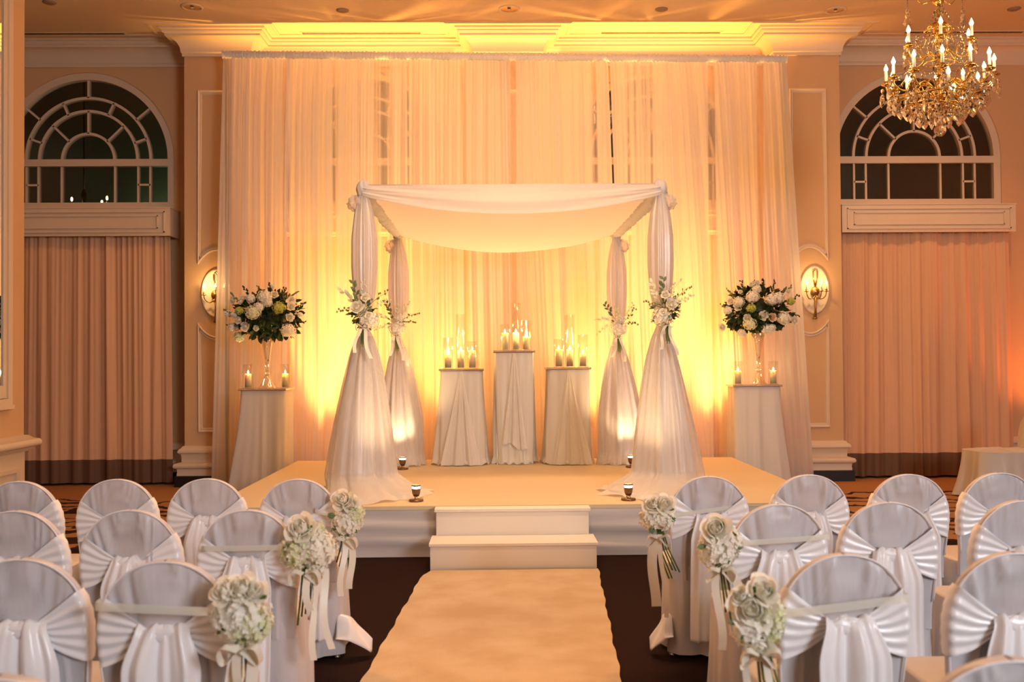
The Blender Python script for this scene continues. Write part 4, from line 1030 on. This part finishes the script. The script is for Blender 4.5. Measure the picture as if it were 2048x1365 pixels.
# ------------------------------------------------------------------ covered banquet chairs
def hwid(z):
    if z <= 0.70: return interp([(0.0, 0.21), (0.42, 0.19), (0.52, 0.192), (0.62, 0.200), (0.70, 0.2055)], z)
    t = min(1.0, (z - 0.70) / 0.24); return 0.2055 * max(0.0, 1 - t ** 2.25) ** (1 / 2.15)
def lean(z): return -0.06 * max(0.0, (z - 0.45)) / 0.49
TH = 0.027
def make_chair(seed, name_root, label, group, loc, rz, loose=False):
    root = thing(name_root, label, 'chair', loc, rz, group); r = random.Random(seed)
    ridges = [(-0.2 + 0.4 * (i + r.uniform(0.1, 0.9)) / 11, r.uniform(0.006, 0.017), r.uniform(0.006, 0.019)) for i in range(11)] + [(r.uniform(-0.12, 0.12), r.uniform(0.02, 0.035), r.uniform(0.008, 0.018)) for _ in range(3)]
    # backrest cover
    N, NV = 150, 44
    def bk(u, v):
        t = 1 - (1 - v) ** 1.7; z = 0.40 + 0.54 * t; hw = max(hwid(z), 0.003)
        a = 2 * PI * u; c, s = math.cos(a), math.sin(a)
        x = hw * math.copysign(abs(c) ** 0.42, c); k = (z - 0.7) / 0.24 if z > 0.7 else 0
        th = TH * (1 - 0.25 * k ** 4); y = th * math.copysign(abs(s) ** 0.55, s)
        if s < 0:
            q = x / (0.68 + 0.32 * max(0.0, min(1.0, (z - 0.70) / 0.24))) + 0.012 * math.sin(9 * z + seed)
            inn = (1 - (x / max(hw, 0.01)) ** 6) * max(0.0, 1 - k ** 5) if z > 0.6 else (1 - (x / max(hw, 0.01)) ** 6)
            d = sum(h * math.exp(-((q - c0) / w0) ** 2) for c0, w0, h in ridges)
            y -= (d - 0.014) * inn
        return (x, lean(z) + y, z)
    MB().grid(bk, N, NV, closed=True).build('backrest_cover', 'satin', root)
    m = MB(); pts = []
    for i in range(61):
        a = -0.25 + (PI + 0.5) * i / 60
        z = 0.70 + 0.24 * max(-0.3, math.sin(a)) * abs(math.sin(a)) ** 0.0 if True else 0
        z = max(0.5, z); pts.append((math.copysign(max(hwid(z) - 0.004, 0.0), math.cos(a)), lean(z) - TH * 0.92, z - 0.003))
    # even the outline by height so that it follows the cover's edge
    zs = [0.52 + 0.42 * (1 - (1 - i / 30) ** 2) for i in range(31)]
    pts = [(-(hwid(z) - 0.003), lean(z) - TH * 0.9, z) for z in zs] + [((hwid(z) - 0.003), lean(z) - TH * 0.9, z) for z in reversed(zs[:-1])]
    m.tube(pts, 0.003, 6); m.build('piping', 'sash', root)
    # seat and skirt
    ph = [r.uniform(0, 6.28) for _ in range(6)]; cy, hx0, hy0 = 0.205, 0.204, 0.224
    def sk(u, v):
        a = 2 * PI * u; c, s = math.cos(a), math.sin(a)
        if v > 0.84:
            t = (v - 0.84) / 0.16; k = 1 - 0.0 * t; z = 0.470 + 0.018 * math.sin(t * PI / 2); sh = 1 - t ** 3 * 0.995 if t > 0.2 else 1 - 0.008 * t
            sh = 1 - 0.02 * t - 0.975 * max(0.0, (t - 0.15) / 0.85) ** 1.2
            e = 5.0; kk = (abs(c) ** e + abs(s) ** e) ** (-1 / e)
            return (c * kk * hx0 * sh, cy + s * kk * hy0 * sh, z + 0.006 * math.sin(6 * c * sh + ph[0]) * (1 - sh))
        t = 1 - v / 0.84; z = 0.470 - 0.452 * t; e = 5.5 - 1.5 * t
        kk = (abs(c) ** e + abs(s) ** e) ** (-1 / e)
        corner = (kk - 1) / 0.19
        d = 0.012 * t * (math.sin(8 * a + ph[1]) + 0.7 * math.sin(13 * a + ph[2]) + 0.4 * math.sin(21 * a + ph[3] + 3 * t))
        if abs(c) * kk > 0.99: d *= 0.75
        fx = 0.012 * t + 0.0; fy = 0.02 * t
        return (c * kk * (hx0 + fx) + c * d, cy + s * kk * (hy0 + fy) + s * d * 0.9, z)
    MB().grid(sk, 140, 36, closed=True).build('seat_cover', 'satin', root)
    # sash: pleated fan either side, wrapping round the edge
    for s in (-1, 1):
        p2 = r.uniform(0, 6)
        def fan(u, v, s=s, p2=p2):
            uu = min(u / 0.85, 1.0); wr = max(0.0, (u - 0.85) / 0.15)
            ze = 0.615 + 0.225 * v; zk = 0.705 + 0.035 * v; e = uu ** 1.1
            z = zk + (ze - zk) * e - 0.018 * math.sin(PI * uu) * (1 - v)
            xk = 0.045; x = xk + (hwid(ze) + 0.002 - xk) * uu
            pl = 0.0065 * abs(((v * 5.2 + 0.15 * math.sin(4 * uu + p2)) % 1.0) * 2 - 1) * (0.45 + 0.75 * uu)
            y = lean(z) - TH - 0.012 + (0.006 - pl) - 0.006 * (1 - uu)
            if wr > 0: y += wr * (2 * TH - 0.004) + 0.012; x += 0.003 * math.sin(PI * wr)
            elif uu > 0.9: y += 0.012 * ((uu - 0.9) / 0.1) ** 2
            return (s * x, y, z)
        MB().grid(fan, 30, 44).build('sash', 'sash', root)
    # knot and hanging tail
    def kn(u, v):
        a = 2 * PI * u; b = PI * v
        return (0.062 * math.cos(a) * math.sin(b), lean(0.72) - TH - 0.020 + 0.018 * math.sin(a) * math.sin(b) * (1 + 0.15 * math.sin(11 * b)), 0.722 - 0.026 * math.cos(b) * 1.0 + 0.004 * math.sin(5 * a))
    MB().grid(kn, 28, 12, closed=True).build('knot', 'sash', root)
    tp = [r.uniform(0, 6) for _ in range(5)]; skew = r.uniform(-0.03, 0.03); wd = r.uniform(0.105, 0.125); off = r.uniform(-0.012, 0.012); zend = r.uniform(0.05, 0.16)
    def tail(u, v):
        uu = 2 * u - 1; hw = 0.072 + (wd - 0.072) * smoothstep(0, 0.25, v)
        if v < 0.08:
            t = v / 0.08; z = 0.722 + 0.026 * math.sin(t * PI) ; y = -0.042 * t
        else:
            t = (v - 0.08) / 0.92; z = 0.722 - (0.722 - zend) * t; y = -0.042 - 0.012 * math.sin(min(1, t * 5) * PI / 2) + 0.02 * smoothstep(0.1, 0.5, t)
        f = 0.013 * math.cos(uu * 6 + tp[0]) + 0.009 * math.cos(uu * 11 + tp[1] + 1.5 * v) + 0.004 * math.cos(uu * 19 + tp[2])
        bump = 0.012 * math.sin(uu * 7 + tp[3]) * (1 - smoothstep(0.0, 0.15, v))
        return (off + uu * hw + skew * v, lean(0.72) - TH + 0.004 + y - f * (0.5 + 0.5 * smoothstep(0, .25, v)) - 0.012 * v, z + bump)
    MB().grid(tail, 44, 50).build('sash_tail', 'sash', root, thick=0.002)
    if loose:
        def fl(u, v):
            uu = 2 * u - 1
            k = abs(loose)
            x = math.copysign(0.185 + 0.17 * k * v + 0.012 * math.sin(7 * v), loose); y = -0.01 + uu * (0.045 + 0.03 * math.sin(PI * v)) + 0.04 * v
            z = 0.17 - 0.13 * v + 0.055 * math.sin(PI * v) + 0.022 * math.sin(3 * uu + 4 * v) + 0.05 * uu * (1 - 0.5 * v)
            return (x, y, max(0.015, z))
        MB().grid(fl, 16, 24).build('trailing_sash_end', 'sash', root, thick=0.002)
    lg = MB().lathe([(0.016, 0.0), (0.016, 0.012), (0.010, 0.016), (0.010, 0.16)], 14)
    for sx in (-1, 1):
        for yy_ in (0.02, 0.39):
            MB().lathe([(0.0, 0.0), (0.016, 0.0), (0.016, 0.010), (0.010, 0.014), (0.010, 0.10)], 12, c=(sx * 0.185, yy_, 0.0)).build('leg', 'metal', root)
    return root

ROWN = {1: 'front row', 2: 'second row', 3: 'third row', 4: 'nearest row'}
POS = {1: 'on the aisle', 2: 'second from the aisle', 3: 'third from the aisle', 4: 'fourth from the aisle'}
chairs = []
L = [(1, 1, -1.022, 5.20), (1, 2, -1.503, 5.25), (1, 3, -1.972, 5.26), (1, 4, -2.445, 5.21), (2, 1, -1.024, 4.16), (2, 2, -1.509, 4.185), (2, 3, -1.975, 4.19), (3, 1, -1.018, 3.13), (3, 2, -1.482, 3.19), (4, 1, -0.975, 2.02)]
Rr = [(1, 1, 1.09, 5.16), (1, 2, 1.615, 5.19), (1, 3, 2.125, 5.17), (1, 4, 2.605, 5.20), (2, 1, 1.165, 4.18), (2, 2, 1.64, 4.21), (2, 3, 2.20, 4.22), (3, 1, 1.068, 3.13), (3, 2, 1.60, 3.13), (4, 1, 1.03, 2.06)]
n = 0
protos = {}
for side, lst in (('left', L), ('right', Rr)):
    for row, pos, x, y in lst:
        lab = 'white satin-covered chair, %s, %s, %s of the runner' % (ROWN[row], POS[pos], side)
        rz = rnd.uniform(-0.045, 0.045) + (0.03 if side == 'left' else -0.03)
        loose = 1 if (side, row, pos) == ('left', 1, 1) else (-0.62 if (side, row, pos) == ('right', 1, 1) else False)
        key = n % 7
        if loose or key not in protos:
            ch = make_chair(100 + n, 'banquet_chair', lab, 'satin-covered chairs with tied sashes', (x, y, 0), rz, loose)
            if not loose: protos[key] = ch
        else:
            ch = copy_tree(protos[key]); ch.location = (x, y, 0); ch.rotation_euler = (0, 0, rz); ch['label'] = lab
        chairs.append(ch); n += 1

# the covered chair by the right-hand curtain, turned side-on
sc_ = thing('draped_side_chair', 'peach-lit cloth-draped chair turned sideways by the right curtain', 'chair', (6.02, 10.95, 0), PI / 2 + 0.1)
def dsk(u, v):
    a = 2 * PI * u; c, s = math.cos(a), math.sin(a); t = 1 - v; e = 4.5
    kk = (abs(c) ** e + abs(s) ** e) ** (-1 / e); d = 0.022 * (0.15 + t) * (math.sin(7 * a) + 0.7 * math.sin(12 * a + 1) + 0.5 * math.sin(19 * a)) + 0.07 * t * t
    return (c * (kk * 0.30 + d), 0.42 + s * (kk * 0.40 + d), 0.50 * v + 0.004)
m = MB(); m.grid(dsk, 100, 16, closed=True)
m.grid(lambda u, v: (math.cos(2*PI*u) * (abs(math.cos(2*PI*u)) ** 4.5 + abs(math.sin(2*PI*u)) ** 4.5) ** (-1/4.5) * 0.30 * (1 - v), 0.42 + math.sin(2*PI*u) * (abs(math.cos(2*PI*u)) ** 4.5 + abs(math.sin(2*PI*u)) ** 4.5) ** (-1/4.5) * 0.40 * (1 - v), 0.504 + 0.015 * v + 0.016 * math.sin(7 * u * 6.28 + 4 * v) * v * (1 - v) * 4), 100, 8, closed=True)
m.build('seat_cloth', 'skirt', sc_)
MB().box(-0.22, 0.22, 0.12, 0.75, 0.0, 0.48).build('seat', 'white_box', sc_, smooth=False)
def dbk(u, v):
    z = 0.48 + 0.46 * (1 - (1 - v) ** 1.6); hw = max(0.005, 0.24 * (1 - max(0, (z - 0.66) / 0.28) ** 2.3) ** 0.5 if z < 0.94 else 0.005)
    a = 2 * PI * u; return (hw * math.copysign(abs(math.cos(a)) ** .5, math.cos(a)), 0.10 - 0.1 * (z - 0.48) + 0.04 * math.copysign(abs(math.sin(a)) ** .6, math.sin(a)) + 0.006 * math.sin(30 * hw * math.cos(a)), z)
MB().grid(dbk, 60, 20, closed=True).build('backrest_cover', 'skirt', sc_)

# ------------------------------------------------------------------ bouquets tied to the aisle chairs
def chair_bouquet(x, y, z, s, seed, roses, hyds, band, label, stem_dir, tails):
    """s: +1 when the chair lies to the right of the bouquet"""
    b = thing('aisle_bouquet', label, 'bouquet', (x, y, z), 0, 'bouquets tied to the aisle chairs'); rr = random.Random(seed)
    for i, (dx, dz, r, mt) in enumerate(hyds):
        o = hydrangea_mesh(r, int(190 * (r / 0.08) ** 1.6), seed + i, 0.0125, 0.92).build('hydrangea', mt, b); o.location = (dx, -0.012 * (i % 2), dz); o.rotation_euler = (rr.uniform(-.3, .3), 0, rr.uniform(0, 6))
    for i, (dx, dz, r, d) in enumerate(roses):
        o = rose_mesh(r, seed + 20 + i).build('rose', 'rose', b); o.location = (dx, -0.035, dz); aim(o, d)
    m = MB()
    for k in range(7):
        a = rr.uniform(0, 6.28); leaf(m, Vector((0.05 * math.cos(a), -0.03, 0.05 * math.sin(a) + 0.01)), Vector((math.cos(a), -0.4, math.sin(a))), Vector((0, -1, 0.2)), 0.045, 0.012)
    m.build('foliage', 'stem', b)
    m = MB(); sx, sl = stem_dir
    for k in range(5):
        o0 = 0.010 * (k - 2); l = sl * rr.uniform(0.8, 1.05)
        m.tube([(o0 * 0.6 + sx * 0.04, 0.0, -0.05), (o0 + sx * 0.35 * l + 0.003 * k, -0.008 + 0.006 * (k % 2), -0.05 - l * 0.5), (o0 * 1.6 + sx * l, -0.006 * k + 0.01, -0.05 - l)], 0.0042, 6)
    m.build('stems', 'stem', b)
    for i, (dx, L_, w) in enumerate(tails):
        pts = [(dx + 0.012 * math.sin(4.5 * t + seed + i) + dx * 0.5 * t, -0.045 + 0.014 * math.sin(6 * t + i), -0.08 - L_ * t) for t in [j / 14 for j in range(15)]]
        MB().ribbon(pts, w, (1, 0.35 * math.sin(seed + i), 0)).build('ribbon_tail', 'ribbon', b)
    for q in (-1, 1):
        pts = [(q * 0.055 * math.sin(PI * t) ** 0.8 + 0.005 * q, -0.052 - 0.02 * math.sin(2 * PI * t), -0.095 + 0.03 * math.sin(2 * PI * t) - 0.02 * math.sin(PI * t)) for t in [i / 14 for i in range(15)]]
        MB().ribbon(pts, 0.030, (0.25, 1, 0.25)).build('bow_loop', 'ribbon', b)
    if band:
        x1, z1, w = band
        pts = [(0.02 * s + (x1 - 0.02 * s) * t, band_y[0] + (band_y[1] - band_y[0]) * t - 0.008 * math.sin(PI * t), 0.005 + (z1 - 0.005) * t) for t in [j / 16 for j in range(17)]]
        pts.append((x1 + 0.004 * s, band_y[1] + 0.05, z1))
        MB().ribbon(pts, w, (0, 0.0, 1)).build('ribbon_band', 'ribbon_sheer', b)
    return b
G, Wt = 'petal_green', 'petal'
band_y = (-0.01, 0.0)
chair_bouquet(-0.768, 5.10, 0.735, -1, 201, [(-0.012, 0.105, 0.045, (-.3, -1, .6)), (0.03, 0.085, 0.038, (.5, -1, .6)), (0.0, 0.065, 0.03, (0, -1, .2))], [(0.0, -0.01, 0.078, Wt), (0.045, 0.03, 0.05, G)], (-0.16, 0.05, 0.02),
              'rose and hydrangea bouquet on the front row aisle chair left of the runner', (-0.12, 0.20), [(0.02, 0.26, 0.034), (-0.01, 0.30, 0.03)])
chair_bouquet(-0.772, 4.06, 0.79, -1, 202, [(-0.015, 0.085, 0.048, (-.2, -1, .6)), (-0.035, 0.055, 0.035, (-.6, -1, .2))], [(-0.03, -0.012, 0.074, G), (0.045, -0.005, 0.074, Wt), (0.03, 0.06, 0.045, G), (0.045, -0.085, 0.035, Wt)], (-0.42, 0.0, 0.022),
              'full white bouquet tied to the second row aisle chair left of the runner', (-0.03, 0.26), [(0.03, 0.36, 0.026), (0.07, 0.32, 0.028), (0.015, 0.22, 0.03)])
chair_bouquet(-0.752, 2.98, 0.80, -1, 203, [(-0.045, 0.072, 0.036, (-.4, -1, .8)), (0.0, 0.080, 0.038, (0, -1, .9)), (0.035, 0.07, 0.032, (.4, -1, .7))], [(-0.01, -0.005, 0.082, Wt), (0.022, -0.03, 0.060, G), (-0.035, 0.02, 0.05, Wt)], (-0.44, 0.025, 0.026),
              'large loose hydrangea bouquet tied to the third row chair left of the runner', (-0.14, 0.30), [(-0.03, 0.40, 0.03), (0.035, 0.40, 0.034), (0.0, 0.24, 0.03)])
chair_bouquet(0.812, 5.08, 0.735, 1, 204, [(-0.022, 0.072, 0.040, (-.3, -1, .5)), (0.036, 0.072, 0.043, (.3, -1, .4))], [(-0.02, -0.005, 0.062, Wt), (0.035, -0.01, 0.052, Wt), (-0.045, 0.012, 0.035, 'rose')], (0.44, 0.055, 0.02),
              'bouquet with two cream roses on the front row chair right of the runner', (0.36, 0.26), [(-0.015, 0.36, 0.05), (0.02, 0.42, 0.024)])
chair_bouquet(0.895, 4.05, 0.785, 1, 205, [(-0.012, 0.075, 0.046, (-.2, -1, .4)), (-0.03, 0.03, 0.03, (-.6, -1, 0))], [(0.0, -0.02, 0.078, Wt), (0.04, 0.02, 0.055, Wt)], (0.46, 0.03, 0.022),
              'white hydrangea bouquet tied to the second row aisle chair right of the runner', (0.14, 0.26), [(-0.005, 0.33, 0.032), (0.055, 0.18, 0.04)])
chair_bouquet(0.768, 2.97, 0.775, 1, 206, [(-0.020, 0.035, 0.052, (-.2, -1, .15)), (0.012, 0.085, 0.038, (.1, -1, .7)), (-0.05, 0.07, 0.026, (-.5, -1, .6)), (0.0, -0.075, 0.034, (0, -1, -.4))], [(0.028, 0.005, 0.058, G), (-0.02, -0.035, 0.052, Wt), (0.035, -0.035, 0.045, G)], (0.46, 0.05, 0.026),
              'bouquet with one large cream rose on the third row chair right of the runner', (0.30, 0.28), [(-0.03, 0.36, 0.022), (0.015, 0.30, 0.02)])

# ------------------------------------------------------------------ light
def lamp(kind, name, loc, col, energy, **kw):
    l = bpy.data.lights.new(name, kind); l.color = col; l.energy = energy
    for k, v in kw.items():
        if k != 'target': setattr(l, k, v)
    o = bpy.data.objects.new(name, l); COL.objects.link(o); o.location = loc
    if 'target' in kw:
        d = Vector(kw['target']) - Vector(loc); o.rotation_euler = d.to_track_quat('-Z', 'Y').to_euler()
    return o
AMB = (1.0, 0.46, 0.09)
# amber uplights standing on the floor behind the backdrop
for x, e in ((-2.12, 720), (-0.80, 300), (1.18, 420), (2.64, 720)):
    lamp('SPOT', 'backdrop_uplight', (x, 12.27, 0.12), AMB, e, spot_size=math.radians(36), spot_blend=0.55, shadow_soft_size=0.05, target=(x, 12.22, 3.0))
    lamp('SPOT', 'bay_wash', (x + (0.2 if x < 0 else -0.1), 12.34, 0.15), (1.0, 0.48, 0.10), 900, spot_size=math.radians(56), spot_blend=0.9, shadow_soft_size=0.04, target=(x + (0.2 if x < 0 else -0.1), 12.50, 3.0))
for x in (-1.6, 1.95):
    lamp('SPOT', 'wall_wash', (x, 12.2, 0.15), (1.0, 0.48, 0.11), 1900, spot_size=math.radians(44), spot_blend=1.0, shadow_soft_size=0.04, target=(x, 12.42, 5.4))
for x, y, z, e in LIGHTS:
    lamp('POINT', 'candle_light', (x, y, z), (1.0, 0.60, 0.22), e, shadow_soft_size=0.02)
for x, y, z, tx, ty in SPOTS:
    lamp('SPOT', 'stage_spot', (x, y, z), (1.0, 0.66, 0.34), 48, spot_size=math.radians(100), spot_blend=0.7, shadow_soft_size=0.03, target=(tx, ty, 2.4))
# amber room wash
lamp('SPOT', 'wall_uplight', (7.25, 12.1, 0.15), (1.0, 0.22, 0.04), 190, spot_size=math.radians(80), spot_blend=0.7, shadow_soft_size=0.08, target=(6.9, 12.6, 3.0))
lamp('AREA', 'stage_fill', (0.2, 9.7, 5.58), (1.0, 0.50, 0.20), 95, shape='RECTANGLE', size=4.0, size_y=0.5, spread=math.radians(120), target=(0.2, 12.0, 2.4))  # added overhead to brighten the backdrop, no fitting there
lamp('SPOT', 'bay_fill_left', (-5.6, 10.2, 5.58), (1.0, 0.48, 0.18), 60, spot_size=math.radians(75), spot_blend=1.0, shadow_soft_size=0.05, target=(-5.3, 12.7, 1.2))  # this spot and the next are unseen fill added for the side bays
lamp('SPOT', 'bay_fill_right', (5.7, 10.0, 5.58), (1.0, 0.46, 0.18), 190, spot_size=math.radians(80), spot_blend=1.0, shadow_soft_size=0.05, target=(5.4, 12.7, 1.2))
for sx in (-1, 1):
    lamp('SPOT', 'seat_fill', (0.2 + sx * 1.9, 6.9, 5.58), (1.0, 0.46, 0.16), 480, spot_size=math.radians(58), spot_blend=1.0, shadow_soft_size=0.15, target=(0.1 + sx * 1.75, 3.9, 0.4))  # added amber fill for the seat tops and chair rims
lamp('AREA', 'front_fill', (0.2, 3.4, 5.58), (1.0, 0.66, 0.38), 27, shape='RECTANGLE', size=1.2, size_y=0.4, spread=math.radians(60), target=(0.2, 10.2, 0.7))  # extra fill thrown at the pedestals and steps, stands for no lamp
lamp('AREA', 'aisle_fill', (0.2, 7.4, 5.58), (1.0, 0.60, 0.34), 120, shape='RECTANGLE', size=3.0, size_y=0.6, spread=math.radians(120), target=(0.2, 5.6, 0.0))  # unseen fill added above the aisle to warm runner and chairs
# unseen fill added behind the camera: a cool area light and a warm one
lamp('AREA', 'rear_cool_fill', (5.4, -4.2, 3.6), (0.88, 0.93, 1.0), 500, shape='RECTANGLE', size=2.6, size_y=2.0, target=(0.8, 6.0, 0.7))
lamp('AREA', 'rear_warm_fill', (-4.0, 0.5, 5.3), (1.0, 0.80, 0.66), 60, shape='RECTANGLE', size=1.6, size_y=1.6, target=(-1.2, 3.8, 0.4))
lamp('POINT', 'outside_lamp', (-5.7, 17.5, 3.7), (0.80, 1.0, 0.62), 16, shadow_soft_size=0.2)

w = bpy.data.worlds.new('world'); scene.world = w; w.use_nodes = True
w.node_tree.nodes['Background'].inputs[0].default_value = (0.02, 0.02, 0.025, 1); w.node_tree.nodes['Background'].inputs[1].default_value = 0.3
scene.view_settings.view_transform = 'Standard'; scene.view_settings.look = 'None'; scene.view_settings.gamma = 1.0
scene.view_settings.exposure = 0.0
scene.cycles.use_adaptive_sampling = True; scene.cycles.adaptive_threshold = 0.025
scene.cycles.max_bounces = 6; scene.cycles.diffuse_bounces = 4; scene.cycles.glossy_bounces = 3; scene.cycles.transparent_max_bounces = 16; scene.cycles.transmission_bounces = 6
scene.cycles.caustics_reflective = False; scene.cycles.caustics_refractive = False; scene.cycles.sample_clamp_indirect = 6.0
scene.cycles.use_denoising = True
